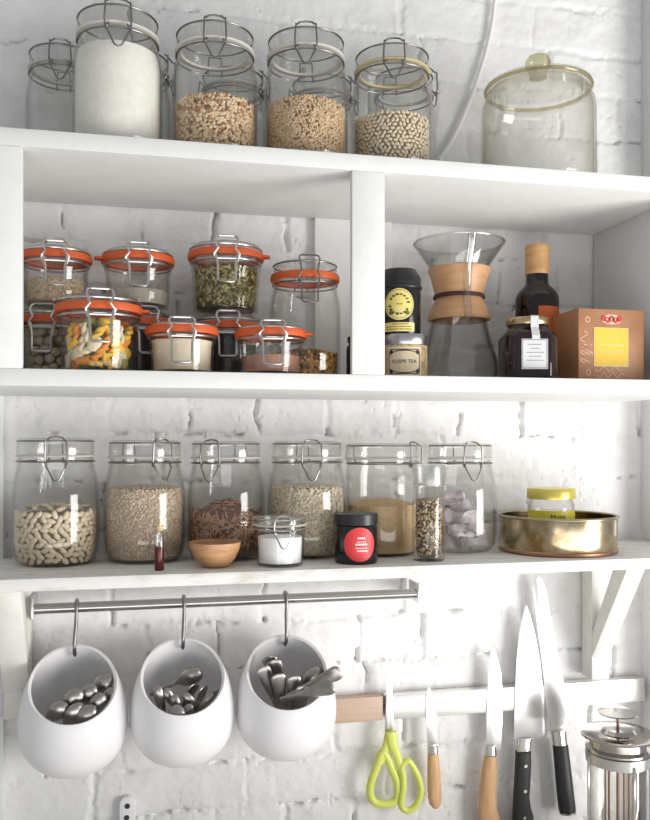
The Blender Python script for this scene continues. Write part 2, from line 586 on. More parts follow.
def cpart(name, lo, hi, m=M['paint'], bev=0.0015):
    o = MB().box(lo, hi).obj(name, m, cab, bevel=bev)
    o.matrix_parent_inverse = Matrix.Translation(-Vector(cab.location))
    return o


BK = WALL - 0.0045
cpart('top_board', (CXL, FRONT, ZC), (CXR, BK, ZT))
cpart('bottom_board', (CXL, FRONT, EYE + 0.0627), (CXR, BK, ZF))
xs = at(22.3, 250, FRONT).x
cpart('stile', (CXL, FRONT, ZF), (xs, FRONT + 0.012, ZC))
xa, xb = at(352, 250, FRONT).x, at(385, 250, FRONT).x
cpart('stile', (xa, FRONT, ZF), (xb, FRONT + 0.010, ZC))
cpart('side_panel', (CXL, FRONT + 0.012, ZF), (CXL + 0.018, BK, ZC))
xr = at(592, 235, WALL).x
cpart('side_panel', (xr, FRONT, ZF), (CXR, BK, ZC), M['greywall'])

# lower shelf with two wooden brackets
ZS = EYE - 0.1575
ZSB = EYE - 0.1727
SF = 1.03
shelf = thing('wall_shelf', 'worn white wooden shelf on triangular brackets below the cabinet', 'shelf', (0.25, WALL, ZS))


def spart(name, mb, m, bev=0.0015, parent=None):
    o = mb.obj(name, m, parent or shelf, bevel=bev)
    o.matrix_parent_inverse = Matrix.Translation(-Vector(shelf.location))
    return o


spart('board', MB().box((-0.22, SF, ZSB), (0.80, WALL - 0.005, ZS)), M['shelfpaint'])
for pxw, side, dx in ((580, 0, 0.030), (33, 1, 0.034)):
    xw = at(pxw, 640, WALL).x
    x0, x1 = (xw, xw + dx) if side == 0 else (xw - dx, xw)
    zb = EYE - (238 / cc(592)) * 1.2 / F
    legY = WALL - 0.036
    br = spart('bracket', MB().box((x0, legY, zb), (x1, WALL - 0.005, ZSB)), M['bracket'])
    # brace running out from the foot of the leg to the underside of the shelf
    yf = 1.095
    b = MB()
    z_lo = zb + 0.035
    t = 0.030
    pts = [(legY, z_lo), (legY, z_lo + t * 1.3), (yf + t * 1.2, ZSB), (yf, ZSB)]
    n = len(pts)
    vs = [(x0, y, z) for y, z in pts] + [(x1, y, z) for y, z in pts]
    b.add(vs, [(0, 1, 2, 3), (7, 6, 5, 4)] + [(i, (i + 1) % n, n + (i + 1) % n, n + i) for i in range(n)])
    bo = b.obj('brace', M['bracket'], br, bevel=0.0015)
    bo.matrix_parent_inverse = (Matrix.Translation(-Vector(shelf.location)))
    bo.matrix_parent_inverse = br.matrix_basis.inverted() @ Matrix.Identity(4)
    bo.matrix_parent_inverse = Matrix.Identity(4)

# hanging rail
RY = 1.195
pl, pr = at(31, 606, RY), at(419, 596, RY)
rz_ = (pl.z + pr.z) / 2
rail = thing('hanging_rail', 'thin steel rail fixed to the wall under the wooden shelf', 'rail', (pl.x, RY, rz_))
LR = pr.x - pl.x
RR = 5.0 / ppm(225, RY)
MB().tube([(0, 0, 0), (LR, 0, 0)], RR, 20).obj('bar', M['railsteel'], rail)
for k, x in enumerate((0.0, LR - 0.004)):
    b = MB().box((x - 0.001, -0.009, -0.013), (x + 0.004, 0.034, 0.016))
    b.obj('end_bracket', M['steel'], rail, bevel=0.001)

# ------------------------------------------------------------------ clip-top jars
PROF = {
    'round': ([(0.0, 0.0), (0.62, 0.0), (0.80, 0.012), (0.90, 0.035), (0.965, 0.085), (1.0, 0.20), (1.0, 0.42), (0.985, 0.55), (0.955, 0.65), (0.91, 0.725),
               (0.875, 0.775), (0.86, 0.80), (0.86, 0.85)], 0.87, 0.85),
    'straight': ([(0.0, 0.0), (0.80, 0.0), (0.90, 0.008), (0.965, 0.03), (1.0, 0.09), (1.0, 0.60), (0.985, 0.66), (0.945, 0.73), (0.90, 0.775), (0.885, 0.80),
                  (0.885, 0.85)], 0.895, 0.85),
    'wide': ([(0.0, 0.0), (0.80, 0.0), (0.90, 0.008), (0.965, 0.03), (1.0, 0.09), (1.0, 0.66), (0.99, 0.74), (0.965, 0.79), (0.96, 0.80), (0.96, 0.85)], 0.975, 0.85),
    'terrine': ([(0.0, 0.0), (0.74, 0.0), (0.83, 0.015), (0.865, 0.05), (0.885, 0.30), (0.905, 0.58), (0.935, 0.63), (0.94, 0.70), (0.92, 0.74), (0.92, 0.80)],
                0.95, 0.80),
}


def rfun(prof, R, H):
    zs = [p[1] * H for p in prof[1:]]
    rs = [p[0] * R for p in prof[1:]]
    return lambda z: float(np.interp(z, zs, rs))


def make_jar(label, p, R, H, kind='round', gasket='clearrub', latch='tri', phi=0.0, gm='glass', wire='darkwire', tab=None, rot=0.0, name='clip_top_jar',
             group=None, wr=0.00105, ls=1.0):
    """p: centre of the base. returns root and the inner radius function"""
    rz = face_cam(p) + rot
    root = thing(name, label, 'jar', p, rz, group)
    prof, lr, zl = PROF[kind]
    t = 0.0024
    outer = [(r * R, z * H) for r, z in prof]
    inner = [(max(0.0, r - t), max(z, 0.004)) for r, z in outer[::-1]]
    inner = [q for i, q in enumerate(inner) if not (q[1] <= 0.004 and q[0] > outer[2][0])]
    inner = [q for q in inner if not (q[1] <= 0.0045 and q[0] < outer[1][0] * 0.9 and q[0] > 0)]
    if inner[-1][0] > 1e-6:
        inner.append((0.0, 0.004))
    b = MB().lathe(outer + inner, 56)
    b.obj('body', M[gm], root, angle=60)
    # lid
    z0 = zl * H + 0.0028
    Rl = lr * R
    hl = H - z0
    lid = MB().lathe([(0, z0 + 0.001), (Rl * 0.80, z0 + 0.001), (Rl * 0.84, z0), (Rl, z0), (Rl * 1.004, z0 + hl * 0.25), (Rl, z0 + hl * 0.60), (Rl * 0.985, z0 + hl * 0.78),
                      (Rl * 0.955, z0 + hl * 0.92), (Rl * 0.90, z0 + hl * 0.975), (Rl * 0.6, z0 + hl * 0.99), (0, z0 + hl)], 56).obj('lid', M['lidglass'], root, angle=50)
    gb = MB()
    thick = gasket == 'orange'
    ga = 0.0034 if thick else 0.0022
    gb.lathe([(Rl * 0.88, zl * H + 0.0001), (Rl + ga * 0.4, zl * H + 0.0001), (Rl + ga, zl * H + 0.0014), (Rl + ga * 0.4, zl * H + 0.0027), (Rl * 0.88, zl * H + 0.0027)] if not thick else
             [(Rl * 0.90, zl * H + 0.0001), (Rl * 1.0, zl * H - 0.0006), (Rl + ga, zl * H - 0.0010), (Rl + ga * 1.2, zl * H + 0.0030), (Rl + ga * 0.9, zl * H + 0.0078), (Rl + ga * 0.4, zl * H + 0.0086),
              (Rl * 1.008, zl * H + 0.008), (Rl * 1.008, zl * H + 0.0027), (Rl * 0.90, zl * H + 0.0027)], 56, closed=True)
    if tab is not None:
        a = tab
        r0, r1 = Rl + 0.001, Rl + 0.0125
        w = 0.009
        e = Vector((math.sin(a), -math.cos(a), 0))
        s_ = Vector((math.cos(a), math.sin(a), 0))
        zz = zl * H + 0.003
        vs = []
        for dz in (-0.0015, 0.0015):
            for r, ww in ((r0, w), (r1 * 0.985, w * 0.7), (r1, w * 0.3)):
                for sg in (-1, 1):
                    q = e * r + s_ * (sg * ww)
                    vs.append((q.x, q.y, zz + dz))
        gb.add(vs, [(0, 2, 3, 1), (2, 4, 5, 3), (6, 7, 9, 8), (8, 9, 11, 10), (0, 6, 8, 2), (2, 8, 10, 4), (4, 10, 11, 5), (5, 11, 9, 3), (3, 9, 7, 1), (1, 7, 6, 0)])
    gb.obj('gasket', M[gasket], root, angle=50)
    # wires
    Rn = prof[-1][0] * R
    zn = (zl - 0.035) * H
    if kind == 'terrine':
        zn = 0.735 * H
    MB().torus(Rn + wr * 1.0, wr, zn, 64, 8).obj('neck_wire', M[wire], root)
    zlw = z0 + hl * (0.82 if kind != 'terrine' else 0.62)
    lw = MB().torus(Rl * (0.98 if kind != 'terrine' else 1.0) + wr * 0.6, wr, zlw, 64, 8).obj('lid_wire', M[wire], root)
    # latch: arch over the lid rim and lever loop hanging below
    ca, sa = math.cos(phi), math.sin(phi)

    def loc(x, r, z):
        return (x * ca + r * sa, x * sa - r * ca, z)
    rb = max(Rn, Rl) + 0.004
    ar, lv = MB(), MB()
    if latch == 'tri':
        w = 0.0125 * ls
        arch = [(-w, rb, zn - 0.004), (-w * 1.08, rb + 0.0045, zn + 0.006), (-w * 0.98, rb + 0.004, zlw), (-w * 0.86, rb + 0.001, H - 0.0035), (-w * 0.60, rb - 0.002, H + 0.0005),
                (0, rb - 0.003, H + 0.0018), (w * 0.60, rb - 0.002, H + 0.0005), (w * 0.86, rb + 0.001, H - 0.0035), (w * 0.98, rb + 0.004, zlw), (w * 1.08, rb + 0.0045, zn + 0.006), (w, rb, zn - 0.004)]
        ar.tube([loc(*q) for q in arch], wr * 1.1, 8)
        d = 0.024 * ls
        lever = [(-w * 0.75, rb - 0.001, zn + 0.003), (-w * 1.0, rb + 0.004, zn - 0.004), (-w * 0.72, rb + 0.006, zn - d * 0.45), (-w * 0.30, rb + 0.008, zn - d * 0.92), (0, rb + 0.0085, zn - d),
                 (w * 0.30, rb + 0.008, zn - d * 0.92), (w * 0.72, rb + 0.006, zn - d * 0.45), (w * 1.0, rb + 0.004, zn - 0.004), (w * 0.75, rb - 0.001, zn + 0.003)]
        lv.tube([loc(*q) for q in lever], wr * 1.05, 8)
        for sg in (-1, 1):
            coil = [(sg * (w * 0.95 + 0.0012 * math.cos(a * 1.0)), rb + 0.0035 + 0.0018 * math.sin(a), zn - 0.002 + 0.0022 * math.cos(a * 1.0)) for a in np.linspace(0, 4 * PI, 20)]
            lv.tube([loc(*q) for q in coil], wr * 0.9, 6)
    else:
        w = 0.0145 * ls
        arch = [(-w * 0.95, rb + 0.001, zn - 0.006), (-w * 1.15, rb + 0.004, zn + 0.003), (-w * 0.78, rb + 0.006, zl * H + 0.004), (-w * 1.05, rb + 0.003, zlw + 0.002), (-w * 0.95, rb - 0.002, H + 0.002),
                (-w * 0.7, rb - 0.005, H + 0.004), (w * 0.7, rb - 0.005, H + 0.004), (w * 0.95, rb - 0.002, H + 0.002), (w * 1.05, rb + 0.003, zlw + 0.002), (w * 0.78, rb + 0.006, zl * H + 0.004),
                (w * 1.15, rb + 0.004, zn + 0.003), (w * 0.95, rb + 0.001, zn - 0.006)]
        ar.tube([loc(*q) for q in arch], wr * 1.15, 8)
        d = 0.034 * ls
        lever = [(-w * 0.95, rb + 0.001, zn - 0.006), (-w * 1.0, rb + 0.004, zn + 0.002), (-w * 0.82, rb + 0.006, zn - d * 0.3), (-w * 0.80, rb + 0.008, zn - d * 0.93), (-w * 0.62, rb + 0.0085, zn - d),
                 (w * 0.62, rb + 0.0085, zn - d), (w * 0.80, rb + 0.008, zn - d * 0.93), (w * 0.82, rb + 0.006, zn - d * 0.3), (w * 1.0, rb + 0.004, zn + 0.002), (w * 0.95, rb + 0.001, zn - 0.006)]
        lv.tube([loc(*q) for q in lever], wr * 1.15, 8)
        lv.tube([loc(-w * 0.85, rb + 0.0045, zn - 0.003), loc(w * 0.85, rb + 0.0045, zn - 0.003)], wr * 1.0, 8)
    la = ar.obj('latch', M[wire], root)
    lv.obj('lever', M[wire], la)
    # hinge on the far side
    hb = MB()
    a2 = phi + PI
    ca, sa = math.cos(a2), math.sin(a2)
    hb.tube([loc(-0.009, rb - 0.001, zn), loc(-0.009, rb + 0.003, zn + 0.008), loc(-0.008, rb + 0.002, zlw), loc(0.008, rb + 0.002, zlw), loc(0.009, rb + 0.003, zn + 0.008), loc(0.009, rb - 0.001, zn)],
            wr * 1.1, 8)
    hb.obj('hinge', M[wire], root)
    rin = rfun(prof, R - t, H)
    return root, rin


# ------------------------------------------------------------------ jar fillings
def icos(sub=1):
    bm = bmesh.new()
    bmesh.ops.create_icosphere(bm, subdivisions=sub, radius=1.0)
    v = np.array([x.co[:] for x in bm.verts])
    f = [tuple(q.index for q in p.verts) for p in bm.faces]
    bm.free()
    return v, np.array(f)


ICO1, ICO2 = icos(1), icos(2)


def fill_profile(rin, fill, gap=0.0008, mound=0.0, base=0.0048, n=14):
    z0 = base
    pr = [(0, z0)]
    for i in range(n + 1):
        z = z0 + (fill - z0) * i / n
        pr.append((max(0.001, rin(max(z, 0.0)) - gap), z))
    rt = pr[-1][0]
    for k in range(1, 6):
        f = k / 6
        pr.append((rt * (1 - f), fill + mound * math.sin(f * PI / 2)))
    pr.append((0, fill + mound))
    return pr


def solid_fill(name, label, cat, root, rin, fill, m, mound=0.0, gap=0.0008):
    o = MB().lathe(fill_profile(rin, fill, gap, mound), 48).obj(name, m, None, root.location, angle=50)
    o.rotation_euler = root.rotation_euler
    return tag(o, label, cat, None, 'stuff')


def frame_at(phi, z, r, ang):
    n = np.array([math.sin(phi), -math.cos(phi), 0.0])
    u = np.array([math.cos(phi), math.sin(phi), 0.0])
    w = np.array([0, 0, 1.0])
    t = math.cos(ang) * u + math.sin(ang) * w
    b = np.cross(n, t)
    return n, t, b, n * r + np.array([0, 0, z])


def grain_fill(name, label, cat, root, rin, fill, n, size, mats, mound=0.0, core=None, shape=ICO1, arc=PI, jit=0.6, seed=1):
    """a packed mass of grains: a solid core with n real grains pressed against the glass and lying on top"""
    rg = np.random.default_rng(seed)
    a, bb, th = size
    B, Fc = shape
    V, FF, MI = [], [], []
    off = 0
    ntop = int(n * 0.16)
    for i in range(n):
        if i < ntop:
            rad = math.sqrt(rg.random()) * 0.92
            ph = rg.uniform(0, 2 * PI)
            R0 = min(rin(fill), rin(fill + mound + 2 * th)) - a - 0.0012
            z = fill + mound * math.cos(rad * PI / 2) + rg.uniform(-0.3, 0.6) * th
            c = np.array([math.sin(ph) * rad * R0, -math.cos(ph) * rad * R0, z])
            ang = rg.uniform(0, 2 * PI)
            t = np.array([math.cos(ang), math.sin(ang), rg.uniform(-0.4, 0.4)])
            t /= np.linalg.norm(t)
            nn = np.array([rg.uniform(-.3, .3), rg.uniform(-.3, .3), 1.0])
            bq = np.cross(nn, t)
            bq /= np.linalg.norm(bq)
            nn = np.cross(t, bq)
        else:
            ph = rg.uniform(-arc, arc)
            z = rg.uniform(0.0055 + max(a * 0.8, th), fill)
            r = min(rin(max(0.004, z - a)), rin(z + a), rin(z)) - th - 0.0009 - rg.random() * th * jit
            nn, t, bq, c = frame_at(ph, z, r, rg.uniform(0, PI))
        s = rg.uniform(0.8, 1.12)
        pts = c + s * (B[:, :1] * a * t + B[:, 1:2] * bb * bq + B[:, 2:3] * th * nn)
        V.append(pts)
        FF.append(Fc + off)
        MI.append(np.full(len(Fc), rg.integers(0, len(mats))))
        off += len(B)
    V = np.concatenate(V)
    FF = np.concatenate(FF)
    MI = np.concatenate(MI)
    cb = MB().lathe(fill_profile(rin, fill - th * 0.8, th * (1.5 + jit) + 0.0008, mound), 40)
    V2 = np.concatenate([V, np.array(cb.v)])
    faces = [tuple(f) for f in FF] + [tuple(i + off for i in f) for f in cb.f]
    me = bpy.data.meshes.new(name)
    me.from_pydata([tuple(v) for v in V2], [], faces)
    me.polygons.foreach_set('material_index', np.concatenate([MI, np.full(len(cb.f), len(mats))]).astype(np.int32))
    me.polygons.foreach_set('use_smooth', np.ones(len(faces), dtype=bool))
    me.update()
    o = link(name, me, [M[k] for k in mats] + [M[core or mats[-1]]], None, root.location)
    o.rotation_euler = root.rotation_euler
    return tag(o, label, cat, None, 'stuff')


def pieces(name, label, cat, group, root, rin, fill, me, dims, dz, dx, arc, seed=3, top=0, mound=0.0, z0=None, tilt=1.0, maxn=999):
    """individual pieces (sharing mesh data me) packed against the glass over the arc that can be seen, plus some on top"""
    rg = np.random.default_rng(seed)
    a, b, th = dims
    base = root.matrix_basis.copy()
    out = []
    z = z0 if z0 is not None else 0.0052 + b
    k = 0
    mes = me if isinstance(me, list) else [me]
    while z < fill + 1e-6:
        R = rin(z) - th - 0.001
        dphi = dx / R
        ph = -arc + (0.5 * dphi if k % 2 else 0)
        while ph < arc:
            n, t, bq, c = frame_at(ph + rg.uniform(-.15, .15) * dphi, z + rg.uniform(-.18, .18) * dz, R - rg.random() * th * 0.5, rg.uniform(-.5, .5) * PI * tilt)
            mt = Matrix((( t[0], bq[0], n[0], c[0]), (t[1], bq[1], n[1], c[1]), (t[2], bq[2], n[2], c[2]), (0, 0, 0, 1)))
            out.append(mt)
            ph += dphi
        z += dz
        k += 1
    for i in range(top):
        rad = math.sqrt((i + 0.5) / top) * 0.88
        ph = i * 2.4
        R0 = rin(fill) - a - 0.001
        ang = rg.uniform(0, 2 * PI)
        mt = Matrix.Translation((math.sin(ph) * rad * R0, -math.cos(ph) * rad * R0, fill + mound * math.cos(rad * PI / 2) + b * 0.8)) @ Euler((rg.uniform(-.3, .3), rg.uniform(-.3, .3), ang)).to_matrix().to_4x4()
        out.append(mt)
    out = out[:maxn]
    for i, mt in enumerate(out):
        o = bpy.data.objects.new(name, mes[int(rg.integers(0, len(mes)))])
        COL.objects.link(o)
        o.matrix_world = base @ mt
        tag(o, label, cat, group)
    return out


def base_at(px, Y, z):
    p = at(px, 400, Y)
    return Vector((p.x, Y, z))


def rad_of(hw, px, Y):
    return hw / ppm(px, Y)


def hgt_of(py, px, Y, zbase):
    return EYE + (YH - py) / ppm(px, Y) - zbase


# ---- on top of the cabinet
def top_jar(px, Y, hw, ytop, label, **kw):
    R = rad_of(hw, px, Y)
    H = hgt_of(ytop, px, Y - R * 0.75, ZT)
    return make_jar(label, base_at(px, Y, ZT), R, H, **kw) + (R, H)


def fz(py, px, Y, R, zbase):
    """height in the jar of a level seen at py on the side of the jar facing the eye"""
    return hgt_of(py, px, Y - R, zbase)


TY = 1.076
r_, rin, R, H = top_jar(118, TY, 44, 4, 'tall clip-top glass jar packed with white flour on the cabinet top', kind='straight', ls=1.15)
solid_fill('flour_filling', 'white flour filling the tall jar on the cabinet top', 'flour', r_, rin, fz(36, 118, TY, R, ZT) * 0.985, M['flour'], 0.004)
r_, rin, R, H = top_jar(215, TY, 42.5, 20, 'clip-top glass jar half full of rolled oats on the cabinet top', kind='straight')
grain_fill('rolled_oats', 'pale rolled oats filling the lower half of the jar beside the flour', 'oats', r_, rin, fz(91, 215, TY, R, ZT), 3600, (0.0031, 0.0023, 0.0010), ('oat1', 'oat3', 'oat1', 'oat2', 'oat1'), 0.006, 'oatgap', seed=2, jit=1.6)
r_, rin, R, H = top_jar(306, TY, 42, 26, 'clip-top glass jar half full of small tan grain on the cabinet top', kind='straight')
grain_fill('tan_grain', 'small tan grain in the jar between the oats and the little beans', 'grain', r_, rin, fz(93, 306, TY, R, ZT), 8000, (0.0023, 0.0012, 0.0010), ('rice1', 'rice2', 'rice1', 'rice2'), 0.005, 'ricegap', seed=3, jit=1.6)
r_, rin, R, H = top_jar(392, TY, 40.5, 42, 'clip-top glass jar of small white beans with a yellowed rubber seal', kind='straight', gasket='yellowrub', phi=0.05)


def bean_mesh(a, b, c, bend, m):
    v, f = ICO2
    w = v.copy()
    x = w[:, 0].copy()
    w = w * np.array([a, b, c])
    w[:, 1] += bend * b * (x * x - 0.3)
    me = bpy.data.meshes.new('bean')
    me.from_pydata([tuple(q) for q in w], [], [tuple(int(i) for i in q) for q in f])
    me.polygons.foreach_set('use_smooth', [True] * len(me.polygons))
    me.materials.append(m)
    me.update()
    return me


BF = fz(108, 392, TY, R, ZT)
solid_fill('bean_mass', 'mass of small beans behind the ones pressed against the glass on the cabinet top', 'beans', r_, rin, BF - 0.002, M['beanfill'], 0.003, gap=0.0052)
pieces('small_bean', 'small white dried bean in the jar with a yellowed seal on the cabinet top', 'bean', 'small beans in the jar on the cabinet top', r_, rin, BF, bean_mesh(0.0034, 0.0022, 0.0019, 0.2, M['bean']),
       (0.0034, 0.0022, 0.0019), 0.0050, 0.0064, 1.45, seed=5, top=14, mound=0.003)
BY = 1.178
for px, yt, ph, lab in ((62, 43, -0.05, 'empty clip-top jar at the end of the back row on the cabinet top'),
                        (137, 48, 1.15, 'empty clip-top jar on the cabinet top behind the gap between flour and oats'),
                        (233, 66, 1.15, 'empty clip-top jar on the cabinet top behind the gap between oats and tan grain'),
                        (322, 73, 1.15, 'empty clip-top jar on the cabinet top behind the gap between tan grain and small beans'),
                        (404, 66, 0.9, 'empty clip-top jar on the cabinet top behind the small bean jar, nearest the white cord')):
    R = 0.0462
    H = hgt_of(yt, px, BY - R * 0.75, ZT)
    make_jar(lab, base_at(px, BY, ZT), R, H, kind='straight', phi=ph, group='empty jars in the back row on the cabinet top')

# big cookie jar with a knobbed lid
Y = 1.105
R = rad_of(56, 538, Y)
p = base_at(538, Y, ZT)
cj = thing('cookie_jar', 'large wide empty glass jar with a knobbed glass lid on the cabinet top', 'jar', p, face_cam(p))
Hr = hgt_of(92, 538, Y, ZT)
t = 0.003
o_ = [(0, 0), (R * 0.86, 0), (R * 0.95, 0.004), (R, 0.014), (R, Hr * 0.78), (R * 0.985, Hr * 0.86), (R * 0.93, Hr * 0.93), (R * 0.90, Hr * 0.96), (R * 0.90, Hr - 0.002)]
MB().lathe(o_ + [(max(0, r - t), max(z, 0.005)) for r, z in o_[::-1] if z > 0.003] + [(0, 0.005)], 64).obj('body', M['greenglass'], cj, angle=60)
ld = MB().lathe([(R * 0.80, Hr - 0.010), (R * 0.84, Hr - 0.001), (R * 0.925, Hr - 0.001), (R * 0.94, Hr + 0.003), (R * 0.925, Hr + 0.008), (R * 0.86, Hr + 0.010), (R * 0.5, Hr + 0.015), (R * 0.17, Hr + 0.018),
                 (0.0, Hr + 0.019), (0, Hr + 0.015), (R * 0.5, Hr + 0.011), (R * 0.78, Hr + 0.007), (R * 0.77, Hr - 0.010)], 64).obj('lid', M['greenglass'], cj, angle=50)
MB().lathe([(0, Hr + 0.0192), (0.012, Hr + 0.0195), (0.011, Hr + 0.024), (0.0145, Hr + 0.030), (0.0178, Hr + 0.036), (0.0178, Hr + 0.042), (0.014, Hr + 0.049), (0, Hr + 0.051)], 32).obj(
    'knob', glass('knob_glass', (0.82, 0.80, 0.66), (0.35, 0.32, 0.2), ior=1.6), ld)
MB().torus(R * 0.925, 0.0026, Hr + 0.003, 72, 8).obj('rim', glass('rim_glass', (0.80, 0.76, 0.60), (0.40, 0.36, 0.24), ior=1.5), ld)

# white cord on the wall
pts = [(501, -70), (498, -30), (495, 0), (492, 25), (487, 48), (480, 72), (471, 98), (461, 122), (451, 142), (443, 154), (438, 161)]
cp = [at(x, y, WALL - 0.008) for x, y in pts]
P2 = []
for i in range(len(cp) - 1):
    for k in range(5):
        a = cp[max(i - 1, 0)]
        b, c, d = cp[i], cp[i + 1], cp[min(i + 2, len(cp) - 1)]
        s = k / 5
        P2.append(0.5 * ((2 * b) + (c - a) * s + (2 * a - 5 * b + 4 * c - d) * s * s + (3 * b - a - 3 * c + d) * s ** 3))
tag(MB().tube(P2, 0.0035, 10).obj('electric_cord', M['cord']), 'white electric cord curving down the brick wall above the cabinet', 'cord')

# ---- left compartment
LYF, LYB = 1.058, 1.166


def comp_jar(px, Y, hw, H, zb, label, **kw):
    R = rad_of(hw, px, Y)
    kw.setdefault('wr', 0.0014)
    kw.setdefault('kind', 'terrine')
    kw.setdefault('gasket', 'orange')
    kw.setdefault('latch', 'rect')
    kw.setdefault('wire', 'wire')
    return make_jar(label, base_at(px, Y, zb), R, H, **kw) + (R, H)


HB = 0.094
H3 = hgt_of(293, 99, LYF - 0.04, ZF)
H6 = hgt_of(321, 182, LYF - 0.035, ZF)
H9 = hgt_of(324, 270, LYF - 0.035, ZF)
HL2 = hgt_of(307, 50, LYB - 0.04, ZF)
HL1 = hgt_of(244, 56, LYB - 0.04, ZF + HL2 + 0.0052)
# nuts below, grain above
r_, rin, R, H = comp_jar(51, LYB, 32, HL2, ZF, 'orange-sealed jar of round pale nuts, under the jar of beige grain', phi=-0.22, tab=None)
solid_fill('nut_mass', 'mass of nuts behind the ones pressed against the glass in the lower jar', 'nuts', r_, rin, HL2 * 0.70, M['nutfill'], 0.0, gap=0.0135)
pieces('pale_nut', 'round pale nut in the orange-sealed jar under the jar of beige grain', 'nut', 'nuts in the orange-sealed jar', r_, rin, HL2 * 0.70, bean_mesh(0.0064, 0.0060, 0.0060, 0, M['nut']), (0.0064, 0.0062, 0.0062),
       0.0118, 0.0132, 1.25, seed=6, top=0)
r_, rin, R, H = comp_jar(56, LYB, 34, HL1, ZF + HL2 + 0.0052, 'orange-sealed jar of beige grain stacked on the jar of nuts', phi=-0.02, tab=-1.9)
grain_fill('beige_grain', 'beige grain in the orange-sealed jar stacked on the nuts', 'grain', r_, rin, fz(276, 56, LYB, R, ZF + HL2 + 0.005), 2200, (0.0022, 0.0016, 0.0012), ('quin1', 'oat1', 'quin2'), 0.003, 'rice1', seed=8)
# dark jar below, grey powder above
HL5 = hgt_of(309, 138, LYB - 0.04, ZF)
HL4 = hgt_of(246, 138, LYB - 0.04, ZF + HL5 + 0.0052)
r_, rin, R, H = comp_jar(139, LYB, 33, HL5, ZF, 'orange-sealed jar of dark contents, half hidden between pasta jar and cream jar', phi=0.22)
solid_fill('dark_filling', 'dark contents of the jar between the pasta jar and the cream jar', 'food', r_, rin, HL5 * 0.70, M['dark'])
r_, rin, R, H = comp_jar(138, LYB, 35, HL4, ZF + HL5 + 0.0052, 'orange-sealed jar with a little grey-beige powder, stacked behind the pasta jar', phi=0.02, tab=-1.35)
solid_fill('grey_powder', 'grey-beige powder in the bottom of the jar stacked behind the pasta jar', 'powder', r_, rin, HL4 * 0.30, M['greypowder'], 0.004)
# herb jar on dark jar
HL8 = hgt_of(314, 226, LYB - 0.04, ZF)
HL7 = hgt_of(240, 226, LYB - 0.04, ZF + HL8 + 0.0052)
r_, rin, R, H = comp_jar(228, LYB, 35, HL8, ZF, 'orange-sealed jar of dark contents under the jar of green herbs', phi=0.0)
solid_fill('dark_filling', 'dark contents of the jar under the green herbs', 'food', r_, rin, HL8 * 0.72, M['dark'])
r_, rin, R, H = comp_jar(226, LYB, 37, HL7, ZF + HL8 + 0.0052, 'orange-sealed jar of dried green herbs, topmost of its stack', phi=0.02, tab=1.35)
grain_fill('dried_herbs', 'dried green herbs in the topmost orange-sealed jar', 'herbs', r_, rin, HL7 * 0.66, 1700, (0.0042, 0.0018, 0.0010), ('herb1', 'herb2', 'herb3', 'herb1'), 0.003, 'herb3', seed=9)
# pasta jar
r_, rin, R, H = comp_jar(99, LYF, 42, H3, ZF, 'large orange-sealed jar of coloured pasta pieces in front of the stacked jars', phi=0.03, tab=1.45)


def pasta_mesh(kind, m):
    b = MB()
    if kind == 0:      # short ridged tube
        b.lathe([(0.0030, -0.008), (0.0052, -0.0085), (0.0052, 0.0085), (0.0030, 0.008)], 14, closed=True)
        b.v = [(z, x, y) for x, y, z in b.v]
    elif kind == 1:    # shell
        secs = []
        for i in range(7):
            u = -1 + 2 * i / 6
            w = 0.0085 * math.sqrt(max(0.04, 1 - u * u))
            secs.append([(u * 0.010, w * math.cos(a), 0.0042 * math.sin(a) + (0.003 if i % 2 else 0.0) * 0.3) for a in np.linspace(0, 2 * PI, 13)[:-1]])
        b.loft(secs)
    else:              # twisted spiral
        secs = []
        for i in range(13):
            u = -1 + i / 6
            tw = u * 3.2
            ring = []
            for a in np.linspace(0, 2 * PI, 13)[:-1]:
                rr = 0.0050 * (0.55 + 0.45 * abs(math.cos(a)))
                ring.append((u * 0.011, rr * math.cos(a + tw), rr * math.sin(a + tw)))
            secs.append(ring)
        b.loft(secs)
    me = b.mesh('pasta', angle=45)
    me.materials.append(m)
    return me


pm = [pasta_mesh(k, M[c]) for k, c in ((0, 'pastay'), (2, 'pastao'), (1, 'pastaw'), (2, 'pastay'), (1, 'pastag'), (0, 'pastao'), (2, 'pastaw'), (1, 'pastay'))]
solid_fill('pasta_mass', 'mass of pasta behind the pieces pressed against the glass of the large jar', 'pasta', r_, rin, H3 * 0.50, M['pastag'], 0.0, gap=0.013)
pieces('pasta_piece', 'small coloured pasta piece in the large orange-sealed jar', 'pasta', 'pasta in the large orange-sealed jar', r_, rin, H3 * 0.62, pm, (0.010, 0.006, 0.0060), 0.0112, 0.0140, 1.35, seed=12, top=9, mound=-0.004)
# cream jar, pinkish jar
r_, rin, R, H = comp_jar(182, LYF, 35, H6, ZF, 'small orange-sealed jar of cream powder between the pasta and the pinkish jar', phi=0.0)
solid_fill('cream_powder', 'cream powder filling the small jar beside the pasta', 'powder', r_, rin, H6 * 0.66, M['cream'], 0.001)
r_, rin, R, H = comp_jar(271, LYF, 35, H9, ZF, 'small orange-sealed jar with a little pinkish powder in front of the tall jar', phi=0.05, tab=1.4)
solid_fill('pinkish_powder', 'pinkish brown powder in the bottom of the small jar before the tall one', 'powder', r_, rin, H9 * 0.40, M['pinkpowder'], 0.003)
